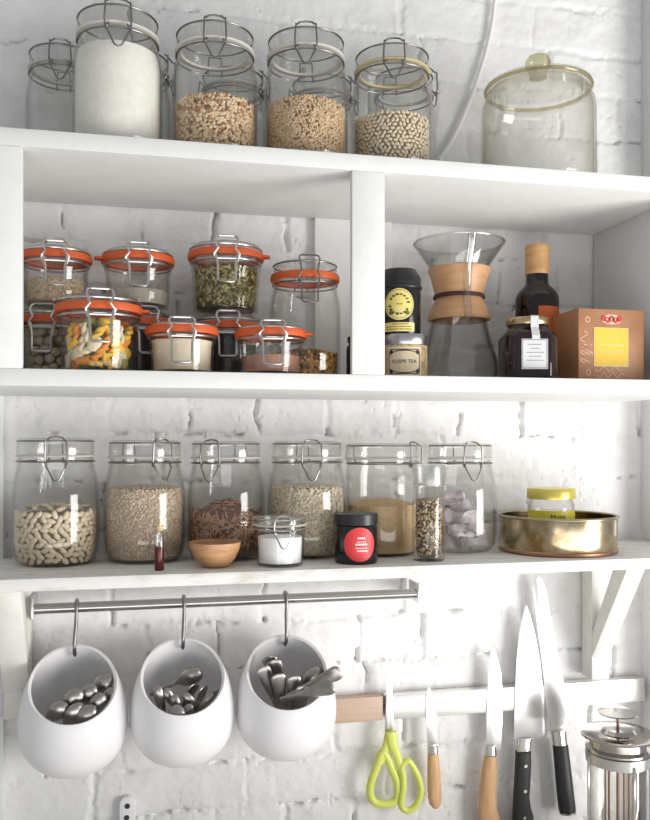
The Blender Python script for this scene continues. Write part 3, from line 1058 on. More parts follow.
# tall jar with seeds
Y = 1.150
p_ = 305
R = rad_of(35.5, p_, Y)
H = hgt_of(259, p_, Y - R * 0.7, ZF)
r_, rin = make_jar('tall orange-sealed jar with golden granola in its bottom, beside the cabinet upright', base_at(p_, Y, ZF), R, H, kind='straight', gasket='orange', latch='rect', phi=0.12, ls=0.9)
grain_fill('golden_granola', 'golden granola in the bottom of the tall orange-sealed jar', 'granola', r_, rin, fz(351, p_, Y, R, ZF), 900, (0.0036, 0.0028, 0.0022), ('gran1', 'gran2', 'gran3'), 0.006, 'gran3', seed=14)
# slim dark capped form, mostly behind the upright
p = base_at(353, 1.11, ZF)
bt = thing('dark_form', 'slim dark capped form standing behind the cabinet upright next to the tall jar', 'bottle', p)
hb_ = hgt_of(337, 350, 1.11, ZF)
MB().lathe([(0, 0), (0.008, 0), (0.009, 0.002), (0.009, hb_ * 0.75), (0.006, hb_ * 0.82), (0.006, hb_ * 0.86), (0, hb_ * 0.86)], 24).obj('body', M['darkbottle'], bt)
MB().lathe([(0, hb_ * 0.865), (0.0075, hb_ * 0.865), (0.0075, hb_), (0, hb_)], 24).obj('cap', M['blackplastic'], bt)

# ---- right compartment
# lower tea tin
Y = 1.085
p = base_at(404, Y, ZF)
R2 = rad_of(24, 404, Y)
h2 = hgt_of(333, 404, Y - R2, ZF)
tn = thing('tea_tin', 'cream tea tin with a silver lid under the black tea tin', 'tin', p, face_cam(p) + 0.02)
hb2 = h2 * 0.76
MB().lathe([(0, 0), (R2 * 0.97, 0), (R2 * 0.97, hb2), (R2 * 0.9, hb2), (0, hb2)], 48).obj('body', M['labeltan'], tn)
MB().lathe([(0, hb2 + 0.0002), (R2 * 0.98, hb2 + 0.0002), (R2, hb2 + 0.001), (R2, h2 - 0.002), (R2 * 0.97, h2), (0, h2)], 48).obj('lid', M['silver'], tn)
lb = wrap_obj('label', [quad(-0.0235, 0.004, 0.0235, hb2 - 0.003, 16)], R2 * 0.97, M['labelcream'], tn)
z = hb2 * 0.5
wrap_obj('lettering', [text_shape('KUSMI TEA', 0.0066)], R2 * 0.97, M['ink'], lb, 0.0009, 0.0, z)
fr = []
for q in ([(-0.021, z - 0.014), (-0.021, z + 0.014)], [(0.021, z - 0.014), (0.021, z + 0.014)]):
    fr.append(stroke(q, 0.0010))
for s_ in (-1, 1):
    fr.append(stroke([(0.0205 * math.cos(a) * 0.95, z + s_ * (0.0085 + 0.006 * math.sin(a))) for a in np.linspace(0, PI, 17)], 0.0011))
    fr.append(stroke([(x, z + s_ * 0.0158) for x in np.linspace(-0.021, 0.021, 12)], 0.0012))
    for sx in (-1, 1):
        fr.append(disc(sx * 0.0175, z + s_ * 0.0125, 0.0026, 0.0026, 12, 1))
wrap_obj('border', fr, R2 * 0.97, M['ink'], lb, 0.0008)
# upper black tin
R1 = rad_of(21.5, 399, Y)
p = base_at(400, Y, ZF + h2)
h1 = hgt_of(266, 399, Y - R1, ZF + h2)
tb = thing('tea_tin', 'black tea tin with a round yellow label stacked on the cream tin', 'tin', p, face_cam(p) - 0.04)
hb1 = h1 * 0.70
MB().lathe([(0, 0), (R1 * 0.95, 0), (R1 * 0.96, 0.001), (R1 * 0.96, hb1), (0, hb1)], 48).obj('body', M['blackgloss'], tb)
MB().lathe([(0, hb1 + 0.0002), (R1 * 1.01, hb1 + 0.0002), (R1 * 1.03, hb1 + 0.002), (R1 * 1.01, hb1 + 0.004), (R1 * 0.97, hb1 + 0.0045), (R1 * 0.97, h1 * 0.87), (R1 * 0.80, h1 * 0.96), (R1 * 0.74, h1), (0, h1)], 48).obj(
    'lid', M['blackplastic'], tb)
zc = hb1 * 0.63
lb = wrap_obj('label', [disc(0.0, zc, R1 * 0.70, hb1 * 0.34)], R1 * 0.96, M['labelyellow'], tb)
dec = []
rg = np.random.default_rng(4)
dec.append(stroke([(R1 * 0.63 * math.cos(a), zc + hb1 * 0.305 * math.sin(a)) for a in np.linspace(0, 2 * PI, 40)], 0.0005))
for k in range(16):
    a = k * 2 * PI / 16 + 0.2
    if abs(math.sin(a)) < 0.3 and k % 2:
        continue
    x, zz = R1 * 0.44 * math.cos(a), zc + hb1 * 0.21 * math.sin(a)
    dec.append(disc(x, zz, rg.uniform(0.0012, 0.0026), rg.uniform(0.0010, 0.0020), 8, 1))
for k in range(5):
    x = (k - 2) * 0.0016
    dec.append(stroke([(x, zc - 0.0007), (x + 0.0006, zc + 0.0009)], 0.0006))
for sx in (-1, 1):
    dec.append(quad(sx * R1 * 0.36 - 0.0028, zc - hb1 * 0.22, sx * R1 * 0.36 + 0.0028, zc - hb1 * 0.15, 4))
wrap_obj('emblem', dec, R1 * 0.96, M['olivink'], lb, 0.0008)
lb = wrap_obj('banner', [quad(-R1 * 0.72, hb1 * 0.05, R1 * 0.74, hb1 * 0.24, 10)], R1 * 0.96, M['labelyellow'], tb)
dec = []
for j in range(3):
    x = -R1 * 0.6
    while x < R1 * 0.6:
        w = rg.uniform(0.001, 0.003)
        if j != 0 or abs(x) < R1 * 0.35:
            dec.append(quad(x, hb1 * (0.195 - 0.055 * j), x + w, hb1 * (0.215 - 0.055 * j), 1))
        x += w + 0.0009
wrap_obj('small_print', dec, R1 * 0.96, M['olivink'], lb, 0.0008)

# pour-over coffee maker
Y = 1.152
px = 459
p = base_at(px, Y, ZF)
s = ppm(px, Y)
cm = thing('coffee_maker', 'hourglass glass coffee maker with a wooden collar tied with a leather cord', 'coffee maker', p, face_cam(p))


def zz(py):
    return (YH - py) / s + EYE - ZF


zr, zw, zc1, zc0 = zz(244), zz(298), zz(269), zz(321)
ro = [(0, 0), (0.045, 0), (0.053, 0.004), (0.0565, 0.016), (0.0555, 0.034), (0.048, 0.056), (0.0395, zc0), (0.033, (zc0 + zw) / 2), (0.0290, zw), (0.033, zw + 0.012), (0.041, zc1), (0.0555, (zc1 + zr) / 2 + 0.004), (0.0655, zr)]
ri = [(max(0, r - 0.0022), max(z, 0.004)) for r, z in ro[::-1] if z > 0.001] + [(0, 0.004)]
MB().lathe(ro + [(0.0648, zr + 0.0012)] + ri, 64).obj('body', glass('flask_glass', (0.955, 0.955, 0.95), (0.42, 0.41, 0.40), ior=1.6, power=2.6), cm, angle=60)
MB().torus(0.0645, 0.0018, zr + 0.0008, 64, 8).obj('rim', M['lidglass'], cm)
cr = [(0.0420, zc0), (0.0450, zc0 + 0.001), (0.0455, zc0 + 0.004), (0.0400, zc0 + 0.017), (0.0345, zw - 0.004), (0.0335, zw), (0.0345, zw + 0.004), (0.0405, zc1 - 0.014), (0.0450, zc1 - 0.003), (0.0445, zc1 - 0.0005), (0.0425, zc1)]
MB().lathe(cr + [(0.0395, zc1 - 0.002), (0.0345, zw + 0.010), (0.0305, zw), (0.0345, zw - 0.010), (0.0405, zc0 + 0.002)], 56, closed=True).obj('collar', M['collar'], cm, angle=50)
MB().torus(0.0355, 0.0019, zw, 48, 8).torus(0.0352, 0.0016, zw + 0.0026, 48, 8).obj('leather_tie', M['leather'], cm)
phc = 0.28
ch = []
for z, r in ((zr + 0.001, 0.066), (zr - 0.010, 0.064), (zc1, 0.0485), (zc1 - 0.014, 0.0435), (zw + 0.004, 0.0400), (zw - 0.008, 0.0400), (zc0 + 0.014, 0.0435), (zc0 - 0.002, 0.0445)):
    ch.append((r * math.sin(phc), -r * math.cos(phc), z))
MB().tube(ch, [0.0060, 0.0058, 0.0055, 0.0055, 0.0052, 0.0052, 0.0052, 0.005], 12).obj('pouring_channel', glass('channel_glass', (0.90, 0.91, 0.91), (0.5, 0.5, 0.5), ior=2.3), cm)

# dark bottle with wooden cap
Y = 1.150
px = 537
p = base_at(px, Y, ZF)
s = ppm(px, Y)
R = 21.5 / s
bo = thing('sauce_bottle', 'tall dark bottle with a wooden cap and an orange label behind the jam jar', 'bottle', p, face_cam(p))
z1, z2, z3 = zz(299), zz(289), zz(275)
z4 = zz(246)
MB().lathe([(0, 0), (R * 0.94, 0), (R, 0.003), (R, z1 - 0.003), (R * 0.975, z1 + 0.003), (R * 0.90, z1 + 0.008), (R * 0.76, z2 - 0.001), (R * 0.58, z2 + 0.004), (R * 0.52, z2 + 0.009), (R * 0.50, z3 - 0.0003), (0, z3 - 0.0003)], 48).obj('body', M['darkbottle'], bo, angle=50)
MB().lathe([(0, z3), (R * 0.54, z3), (R * 0.55, z3 + 0.001), (R * 0.55, z3 + (z4 - z3) * 0.56), (R * 0.52, z3 + (z4 - z3) * 0.58), (R * 0.52, z3 + (z4 - z3) * 0.63), (R * 0.55, z3 + (z4 - z3) * 0.65), (R * 0.55, z4 - 0.001), (R * 0.53, z4), (0, z4)],
           40).obj('cap', M['capwood'], bo)
wrap_obj('label', [quad(0.002, 0.03, R * 1.35, zz(309), 14)], R, M['labelorange'], bo)

# octagonal jam jar
Y = 1.062
px = 527.5
p = base_at(px, Y, ZF)
s = ppm(px, Y)
R = 29.5 / s
jj = thing('jam_jar', 'dark octagonal jam jar with a gold lid and a white paper seal', 'jar', p, face_cam(p) + 0.24)
zs_, zl0, zl1 = zz(338), zz(326), zz(319)
b = MB()
secs = []
SA = R * 0.885


def chamf(k):
    a_, c_ = SA * k, SA * k * 0.36
    return [(a_, -(a_ - c_)), (a_, a_ - c_), (a_ - c_, a_), (-(a_ - c_), a_), (-a_, a_ - c_), (-a_, -(a_ - c_)), (-(a_ - c_), -a_), (a_ - c_, -a_)]


for k_, z in ((0.93, 0.0), (1.0, 0.003), (1.0, zs_), (0.88, zs_ + 0.006), (0.72, zs_ + 0.011), (0.70, zl0 - 0.0003)):
    secs.append([(x, y, z) for x, y in chamf(k_)])
b.loft(secs)
b.obj('body', M['darkjam'], jj, bevel=0.0025, angle=35)
MB().lathe([(0, zl0), (R * 0.70, zl0), (R * 0.715, zl0 + 0.001), (R * 0.715, zl1 - 0.0015), (R * 0.69, zl1), (0, zl1)], 48).obj('lid', M['gold'], jj)
fr_ = SA
lz0, lz1 = zz(372) + 0.001, zz(342)
lb = wrap_obj('label', [quad(-0.0165, lz0, 0.0180, lz1, 4)], fr_ + 0.0006, M['labelwhite'], jj, flat=True)
dec = []
for x0, z0_, x1, z1_ in ((-0.0155, lz0 + 0.001, 0.0170, lz0 + 0.0018), (-0.0155, lz1 - 0.0018, 0.0170, lz1 - 0.001), (-0.0155, lz0 + 0.001, -0.0148, lz1 - 0.001), (0.0163, lz0 + 0.001, 0.0170, lz1 - 0.001)):
    dec.append(quad(x0, z0_, x1, z1_, 1))
for j in range(5):
    w = (0.006, 0.004, 0.007, 0.005, 0.007)[j]
    zz_ = lz1 - 0.008 - j * 0.0052
    w *= 1.5
    x = 0.001 - w
    while x < 0.001 + w:
        ww = rg.uniform(0.0008, 0.0022)
        dec.append(quad(x, zz_, x + ww, zz_ + 0.0010, 1))
        x += ww + 0.0008
wrap_obj('small_print', dec, fr_ + 0.0010, M['greyink'], lb, flat=True)
b = MB()
strip = [(fr_ + 0.0012, lz1), (fr_ + 0.0012, zs_ - 0.001), (SA * 0.89 + 0.001, zs_ + 0.006), (R * 0.74, zs_ + 0.0105), (R * 0.735, zl1 - 0.001), (R * 0.70, zl1 + 0.0006), (R * 0.45, zl1 + 0.0006)]
vs, fs = [], []
for r, z in strip:
    for x in (-0.003, 0.0075):
        vs += [(x, -r, z), (x, -r - 0.0005, z + 0.0003)]
for i in range(len(strip) - 1):
    a, c = i * 4, i * 4 + 4
    fs += [(a + 1, a + 3, c + 3, c + 1), (a, c, c + 2, a + 2), (a, a + 1, c + 1, c), (a + 2, c + 2, c + 3, a + 3)]
b.add(vs, fs)
b.obj('paper_seal', M['labelwhite'], jj, smooth=False)

# copper coloured box
Yf = 1.045
pL, pR = at(578.5, 380, Yf), at(644, 380, Yf)
bw = pR.x - pL.x
bh = EYE + (YH - 308) / ppm(578, Yf) - ZF
bd = 0.075
bx = thing('tea_box', 'copper coloured card box with a yellow panel beside the jam jar', 'box', ((pL.x + pR.x) / 2, Yf + bd / 2, ZF), 0.0)
MB().box((-bw / 2, -bd / 2, 0), (bw / 2, bd / 2, bh)).obj('carton', M['card'], bx, bevel=0.0008)


def bxp(px, py):
    q = at(px, py, Yf)
    return q.x - bx.location.x, q.z - ZF


x0, z0 = bxp(595, 365)
x1, z1 = bxp(627.5, 329)
wrap_obj('backing', [quad(x0 - 0.0015, z0 - 0.0015, x1 + 0.001, z1 + 0.001, 1)], bd / 2, M['cardpale'], bx, flat=True)
pn = wrap_obj('panel', [quad(x0, z0, x1, z1, 1)], bd / 2 + 0.0003, M['cardyellow'], bx, flat=True)
dec = []
zc = (z0 + z1) / 2 + 0.001
for j, (zz_, hh, n, m_) in enumerate(((zc, 0.0026, 9, 0.036), (zc - 0.007, 0.0012, 11, 0.034), (zc - 0.0105, 0.0012, 11, 0.03), (zc + 0.012, 0.001, 6, 0.02))):
    x = (x0 + x1) / 2 - m_ / 2
    while x < (x0 + x1) / 2 + m_ / 2:
        w = rg.uniform(0.0012, 0.003)
        dec.append(quad(x, zz_, x + w, zz_ + hh, 1))
        x += w + 0.0012
wrap_obj('small_print', dec, bd / 2 + 0.0006, M['cardpale'], pn, flat=True)
lx, lz = bxp(611.5, 319.5)
dec0 = [disc(lx, lz, 0.0155, 0.0068, 24, 1)]
em = wrap_obj('emblem', dec0, bd / 2, M['pinkink'], bx, flat=True)
dec = [disc(lx + k * 0.0058, lz + (0.0012 if k % 2 == 0 else -0.0012), 0.0040, 0.0042, 14, 1) for k in (-2, -1, 0, 1, 2)]
wrap_obj('emblem_motif', dec, bd / 2 + 0.0004, M['redink'], em, flat=True)
dec = [disc(lx + k * 0.0048, lz, 0.0012, 0.0016, 10, 1) for k in (-1.6, -0.2, 1.1)]
wrap_obj('emblem_marks', dec, bd / 2 + 0.0007, M['pinkink'], em, flat=True)
dec = []
for cx_, cy_ in ((587.5, 319.5), (588.5, 372.5)):
    x, z = bxp(cx_, cy_)
    dec.append(stroke([(x + 0.0030 * math.cos(a), z + 0.0036 * math.sin(a)) for a in np.linspace(0, 2 * PI, 20)], 0.0012))
for py0, n in ((336, 1), (349, 3), (357, 2)):
    for k in range(n):
        pts = []
        for u in np.linspace(0, 1, 14):
            pts.append(bxp(584 + k * 2.6 + 3.5 * math.sin(u * 6.5 + k), py0 - 5 + 11 * u))
        dec.append(stroke(pts, 0.0009))
for row_, (xa_, xb_, py_) in enumerate(((595, 622, 369), (597, 624, 375))):
    pts = []
    for u in np.linspace(0, 1, 40):
        pts.append(bxp(xa_ + (xb_ - xa_) * u, py_ + 2.4 * math.sin(u * (15 + 4 * row_)) * (1 if u < 0.9 else 0.4)))
    dec.append(stroke(pts, 0.0010))
wrap_obj('scrollwork', dec, bd / 2, M['pinkink'], bx, flat=True)

# ---- lower shelf: row of large jars
MY = 1.158


def mid_jar(px, hw, ytop, label, Y=MY, **kw):
    R = rad_of(hw, px, Y)
    H = hgt_of(ytop, px, Y, ZS)
    kw.setdefault('kind', 'round')
    return make_jar(label, base_at(px, Y, ZS), R, H, **kw) + (R, H)


r_, rin, R, H = mid_jar(56, 42.5, 438, 'large clip-top jar of white beans at the end of the wooden shelf', phi=0.0)
BF = hgt_of(513, 56, MY - R, ZS)
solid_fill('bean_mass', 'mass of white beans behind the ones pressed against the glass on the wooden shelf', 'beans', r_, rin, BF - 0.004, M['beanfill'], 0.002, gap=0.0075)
pieces('white_bean', 'white dried bean in the large jar at the end of the wooden shelf', 'bean', 'white beans in the large jar', r_, rin, BF, bean_mesh(0.0064, 0.0036, 0.0031, 0.22, M['bean']),
       (0.0064, 0.0031, 0.0029), 0.0064, 0.0108, 1.65, seed=15, top=22, mound=0.003, tilt=0.8)
r_, rin, R, H = mid_jar(145, 40.3, 440, 'large clip-top jar of pale quinoa behind the little red vial', phi=0.42)
grain_fill('pale_quinoa', 'pale quinoa filling the jar behind the little red vial', 'quinoa', r_, rin, hgt_of(490, 145, MY - R, ZS), 6000, (0.0018, 0.0016, 0.0012), ('quin1', 'quin2', 'quin3', 'quin1'), 0.003, 'quin2', seed=16)
r_, rin, R, H = mid_jar(226, 38.7, 441, 'large clip-top jar of brown shredded noodles behind the wooden bowl', phi=-0.40)
grain_fill('brown_noodles', 'brown shredded noodles heaped in the jar behind the wooden bowl', 'noodles', r_, rin, hgt_of(517, 226, MY - R, ZS), 900, (0.011, 0.0015, 0.0013), ('brown1', 'brown2', 'brown3', 'brown2'), 0.018, 'brown3', seed=17)
r_, rin, R, H = mid_jar(307, 39.5, 441, 'large clip-top jar of puffed cream grain behind the small salt jar', phi=0.12)
grain_fill('puffed_grain', 'puffed cream coloured grain in the jar behind the small salt jar', 'grain', r_, rin, hgt_of(489, 307, MY - R, ZS), 4200, (0.0025, 0.0021, 0.0016), ('puff1', 'puff2', 'puff1', 'quin1'), 0.003, 'puff2', seed=18)
r_, rin, R, H = mid_jar(382, 36.5, 443, 'large clip-top jar of golden sugar behind the black jar with the red dot', phi=0.95, kind='wide')
solid_fill('golden_sugar', 'golden sugar in the jar behind the black jar with the red dot', 'sugar', r_, rin, hgt_of(507, 382, MY - R, ZS), M['sugar'], 0.009)
r_, rin, R, H = mid_jar(460, 36, 443, 'large clip-top jar of grey crumpled slices beside the golden tin', phi=0.35)


def slice_mesh(seed):
    rg = np.random.default_rng(seed)
    b = MB()
    n = 9
    L_, W_ = 0.023, 0.010
    ph = rg.uniform(0, 6)
    vs = []
    for side in (0, 1):
        for i in range(n):
            u = -1 + 2 * i / (n - 1)
            w = W_ * math.sqrt(max(0.08, 1 - u * u * 0.9))
            for j in range(5):
                v = -1 + j / 2
                zz_ = 0.0035 * math.sin(u * 3 + ph) + 0.003 * math.cos(v * 2.2 + u * 2 + ph) + (0.0009 if side else -0.0009)
                vs.append((u * L_, v * w + 0.003 * math.sin(u * 2.5 + ph), zz_))
    fs = []
    for i in range(n - 1):
        for j in range(4):
            a = i * 5 + j
            fs.append((a, a + 5, a + 6, a + 1))
            a += n * 5
            fs.append((a, a + 1, a + 6, a + 5))
    m0 = n * 5
    ring = [i * 5 for i in range(n)] + [(n - 1) * 5 + j for j in range(1, 5)] + [i * 5 + 4 for i in range(n - 2, -1, -1)] + [j for j in range(3, 0, -1)]
    for k in range(len(ring)):
        a, c = ring[k], ring[(k + 1) % len(ring)]
        fs.append((a, c, c + m0, a + m0))
    b.add(vs, fs)
    me = b.mesh('slice', angle=60)
    me.materials.append(M['slice'])
    return me


sm = [slice_mesh(k) for k in range(4)]
rg5 = np.random.default_rng(44)
base = r_.matrix_basis.copy()
spots = [(-0.9, 0.016, 0.3), (-0.3, 0.014, -0.2), (0.35, 0.016, 0.25), (1.0, 0.017, -0.3), (-0.7, 0.032, -0.35), (0.0, 0.030, 0.4), (0.65, 0.033, -0.4), (-0.95, 0.046, 0.5), (-0.25, 0.047, -0.5), (0.45, 0.049, 0.45),
         (-0.55, 0.060, 0.9), (0.05, 0.062, -0.2), (-0.3, 0.074, 0.6)]
for i, (ph, z, an) in enumerate(spots):
    n, t, bq, c = frame_at(ph, z + 0.004, rin(z) - 0.0105 - (0.012 if z > 0.055 else 0), an)
    k = np.array([0.25 * math.sin(i * 2.1), 0.25 * math.cos(i * 1.7)])
    mt = Matrix(((t[0], bq[0], n[0], c[0]), (t[1], bq[1], n[1], c[1]), (t[2], bq[2], n[2], c[2]), (0, 0, 0, 1)))
    o = bpy.data.objects.new('dried_slice', sm[i % 4])
    COL.objects.link(o)
    o.matrix_world = base @ mt @ Matrix.Diagonal((0.70, 0.95, 0.8, 1))
    tag(o, 'greyish crumpled dried slice in the large jar beside the golden tin', 'dried slice', 'grey slices in the large jar')

# little vial
Y = 1.062
px = 159.3
p = base_at(px, Y, ZS)
s = ppm(px, Y)
vi = thing('glass_vial', 'tiny glass vial of dark red liquid in front of the quinoa jar', 'vial', p, face_cam(p))
Rv = 4.7 / s
h = (571 - 526) / s
MB().lathe([(0, 0), (Rv * 0.9, 0), (Rv, 0.001), (Rv, h * 0.52), (Rv * 0.9, h * 0.525), (0, h * 0.525)], 24).obj('liquid', M['redvial'], vi)
MB().lathe([(Rv, h * 0.53), (Rv, h * 0.84), (Rv * 0.75, h * 0.88), (Rv * 0.70, h * 0.88), (Rv * 0.9, h * 0.83), (Rv * 0.9, h * 0.53)], 24, closed=True).obj('neck', M['lidglass'], vi)
MB().lathe([(0, h * 0.885), (Rv * 0.85, h * 0.885), (Rv * 0.85, h), (0, h)], 24).obj('stopper', M['labeltan'], vi)
# wooden bowl
Y = 1.078
px = 215
p = base_at(px, Y, ZS)
s = ppm(px, Y)
Rb = 26 / s
hbw = (568 - 543) / s
bwl = MB().lathe([(0, 0), (Rb * 0.42, 0), (Rb * 0.60, hbw * 0.10), (Rb * 0.80, hbw * 0.38), (Rb * 0.94, hbw * 0.72), (Rb, hbw), (Rb * 0.93, hbw), (Rb * 0.82, hbw * 0.62), (Rb * 0.6, hbw * 0.3), (0, hbw * 0.2)], 48).obj('wooden_bowl', M['bowlwood'], None, p, angle=50)
tag(bwl, 'small turned wooden bowl standing empty at the shelf edge', 'bowl')
# small salt jar
Y = 1.074
px = 280
R = rad_of(27, px, Y)
H = hgt_of(515, px, Y, ZS)
r_, rin = make_jar('small clip-top jar of white salt in front of the puffed grain', base_at(px, Y, ZS), R, H, kind='terrine', gasket='clearrub', latch='tri', phi=0.12, ls=0.9, wire='wire')
solid_fill('white_salt', 'white salt in the small clip-top jar at the shelf edge', 'salt', r_, rin, H * 0.58, M['salt'], 0.002)
# black jar with red dot
Y = 1.078
px = 356
p = base_at(px, Y, ZS)
s = ppm(px, Y)
R = 22 / s
h = hgt_of(513, px, Y, ZS)
bj = thing('black_jar', 'black lidded jar with a round red label on the wooden shelf', 'jar', p, face_cam(p))
hb_ = h * 0.78
MB().lathe([(0, 0), (R * 0.93, 0), (R * 0.98, 0.003), (R * 0.98, hb_ - 0.003), (R * 0.9, hb_), (0, hb_)], 48).obj('body', M['blackgloss'], bj)
MB().lathe([(0, hb_ + 0.0003), (R, hb_ + 0.0003), (R * 1.0, h - 0.001), (R * 0.97, h), (0, h)], 48).obj('lid', M['blackplastic'], bj)
cx_ = 4.0 / s
zc = hb_ * 0.52
lb = wrap_obj('label', [disc(cx_, zc, R * 0.74, R * 0.76)], R * 0.98, M['labelred'], bj)
dec = []
for j, (w, hh) in enumerate(((0.010, 0.0026), (0.012, 0.0012), (0.016, 0.0026), (0.016, 0.0012), (0.012, 0.0020))):
    zz_ = zc + 0.0070 - j * 0.0040
    x = cx_ + 0.002 - w / 2
    while x < cx_ + 0.002 + w / 2:
        ww = rg.uniform(0.0008, 0.0022)
        dec.append(quad(x, zz_, x + ww, zz_ + hh, 1))
        x += ww + 0.0007
wrap_obj('small_print', dec, R * 0.98, M['whiteink'], lb, 0.0008)
# tall spice jar
Y = 1.076
px = 428.5
p = base_at(px, Y, ZS)
s = ppm(px, Y)
R = 16.5 / s
h = hgt_of(464, px, Y, ZS)
sj = thing('spice_jar', 'tall slim spice jar of peppercorns with a clear lid', 'jar', p, face_cam(p))
prof = [(0, 0), (R * 0.88, 0), (R, 0.003), (R, h * 0.70), (R * 0.93, h * 0.745), (R * 0.90, h * 0.76), (R * 0.90, h * 0.775)]
MB().lathe(prof + [(max(0, r - 0.0018), max(z, 0.004)) for r, z in prof[::-1] if z > 0.001] + [(0, 0.004)], 40).obj('body', M['glass'], sj, angle=60)
MB().lathe([(R * 0.60, h * 0.778), (R * 0.98, h * 0.778), (R, h * 0.785), (R, h * 0.97), (R * 0.96, h), (0, h), (0, h * 0.985), (R * 0.9, h * 0.97), (R * 0.92, h * 0.80), (R * 0.6, h * 0.785)], 40).obj(
    'lid', glass('frosted_lid', (0.94, 0.94, 0.93), (0.75, 0.75, 0.74), rough=0.3, ior=2.3), sj, angle=50)
sj_rin = lambda z: R - (0.0034 if z > 0.009 else 0.0050)
grain_fill('peppercorns', 'mixed pale and dark peppercorns in the tall slim jar', 'peppercorns', sj, sj_rin, h * 0.62, 1100, (0.0019, 0.0018, 0.0018), ('pep1', 'pep2', 'pep3', 'pep1'), 0.001, 'pep2', seed=20)
# golden tin
Y = 1.130
px = 557.5
p = base_at(px, Y, ZS)
s = ppm(px, Y)
R = 57 / s
h = hgt_of(520, px, Y - R, ZS)
ct = thing('cake_tin', 'wide low golden tin without a lid at the end of the wooden shelf', 'tin', p, face_cam(p))
MB().lathe([(0, 0.0035), (R * 0.985, 0.0035), (R, 0.006), (R, h - 0.003), (R * 0.985, h - 0.003), (R * 0.985, 0.0065), (0, 0.0065)], 72).obj('body', M['tinplate'], ct)
MB().torus(R + 0.0006, 0.0022, h - 0.0016, 72, 10).obj('rim', M['tinrim'], ct)
MB().lathe([(0, 0), (R * 0.98, 0), (R * 1.012, 0.0018), (R * 1.015, 0.005), (R * 1.001, 0.0065), (R * 0.99, 0.0034), (0, 0.0034)], 72).obj('base', M['tinbase'], ct)
# mustard jar standing in the tin
px = 551
Ym = 1.118
p = base_at(px, Ym, ZS + 0.0068)
s = ppm(px, Ym)
Rm = 23.5 / s
hm = hgt_of(488, px, Ym, ZS + 0.0068)
mj = thing('mustard_jar', 'small jar of mustard with a yellow label standing in the golden tin', 'jar', p, face_cam(p))
MB().lathe([(0, 0), (Rm * 0.9, 0), (Rm * 0.97, 0.003), (Rm * 0.97, hm * 0.72), (Rm * 0.90, hm * 0.80), (Rm * 0.88, hm * 0.82), (Rm * 0.84, hm * 0.82), (Rm * 0.93, hm * 0.70), (Rm * 0.93, hm * 0.62), (0, hm * 0.62)], 40).obj('body', M['glass'], mj, angle=50)
MB().lathe([(0, 0.003), (Rm * 0.92, 0.004), (Rm * 0.92, hm * 0.60), (0, hm * 0.60)], 40).obj('contents', M['mustard'], mj)
MB().lathe([(0, hm * 0.825), (Rm, hm * 0.825), (Rm * 1.01, hm * 0.84), (Rm * 1.01, hm * 0.975), (Rm * 0.97, hm), (0, hm)], 40).obj('lid', M['yellowlid'], mj)
lb = wrap_obj('label', [quad(-Rm * 1.3, hm * 0.12, Rm * 1.35, hm * 0.64, 20)], Rm * 0.97, M['mustardlabel'], mj, 0.0006)
dec = [text_shape('M', 0.010)]
dec[0] = ([(x + 0.003, z + hm * 0.535) for x, z in dec[0][0]], dec[0][1])
x = 0.009
for k in range(4):
    dec.append(quad(x, hm * 0.50, x + 0.0012, hm * 0.565, 1))
    x += 0.0032
for k in range(8):
    dec.append(quad(-0.001 + k * 0.0027, hm * 0.40, 0.0006 + k * 0.0027, hm * 0.435, 1))
wrap_obj('lettering', dec, Rm * 0.97, M['ink'], lb, 0.0010)

# ---- egg shaped wall pots on S-hooks, with cutlery
EGG_R, EGG_ZM, EGG_T = 0.0716, 0.070, 0.1345


def egg_r(z):
    if z < EGG_ZM:
        return EGG_R * max(0.0, 1 - ((EGG_ZM - z) / EGG_ZM) ** 2.3) ** 0.5
    return EGG_R * max(0.0, 1 - ((z - EGG_ZM) / EGG_T) ** 2) ** 0.9


PY = 1.152
sp = ppm(73, PY)
EGG_S = 53.0 / sp / EGG_R
CUTP0 = Vector((0, -0.068, 0.091))
CUTP1 = Vector((0, 0.038, 0.169))


def pot_mesh():
    b = MB()
    zs = list(EGG_ZM * (1 - np.cos(np.linspace(0, PI / 2, 16)))) + list(np.linspace(EGG_ZM, EGG_ZM + EGG_T, 28)[1:])
    b.lathe([(egg_r(z) if 0 < i < len(zs) - 1 else 0, z) for i, z in enumerate(zs)], 72)
    me = bpy.data.meshes.new('pot')
    me.from_pydata(b.v, [], b.f)
    bm = bmesh.new()
    bm.from_mesh(me)
    d = (CUTP1 - CUTP0)
    nrm = Vector((0, -d.z, d.y)).normalized()
    bmesh.ops.bisect_plane(bm, geom=bm.verts[:] + bm.edges[:] + bm.faces[:], plane_co=CUTP0, plane_no=nrm, clear_outer=True)
    bmesh.ops.recalc_face_normals(bm, faces=bm.faces)
    bm.to_mesh(me)
    bm.free()
    # real wall thickness
    bm = bmesh.new()
    bm.from_mesh(me)
    bm.normal_update()
    bmesh.ops.scale(bm, vec=(EGG_S,) * 3, verts=bm.verts)
    bm.to_mesh(me)
    bm.free()
    me.polygons.foreach_set('use_smooth', [True] * len(me.polygons))
    return me


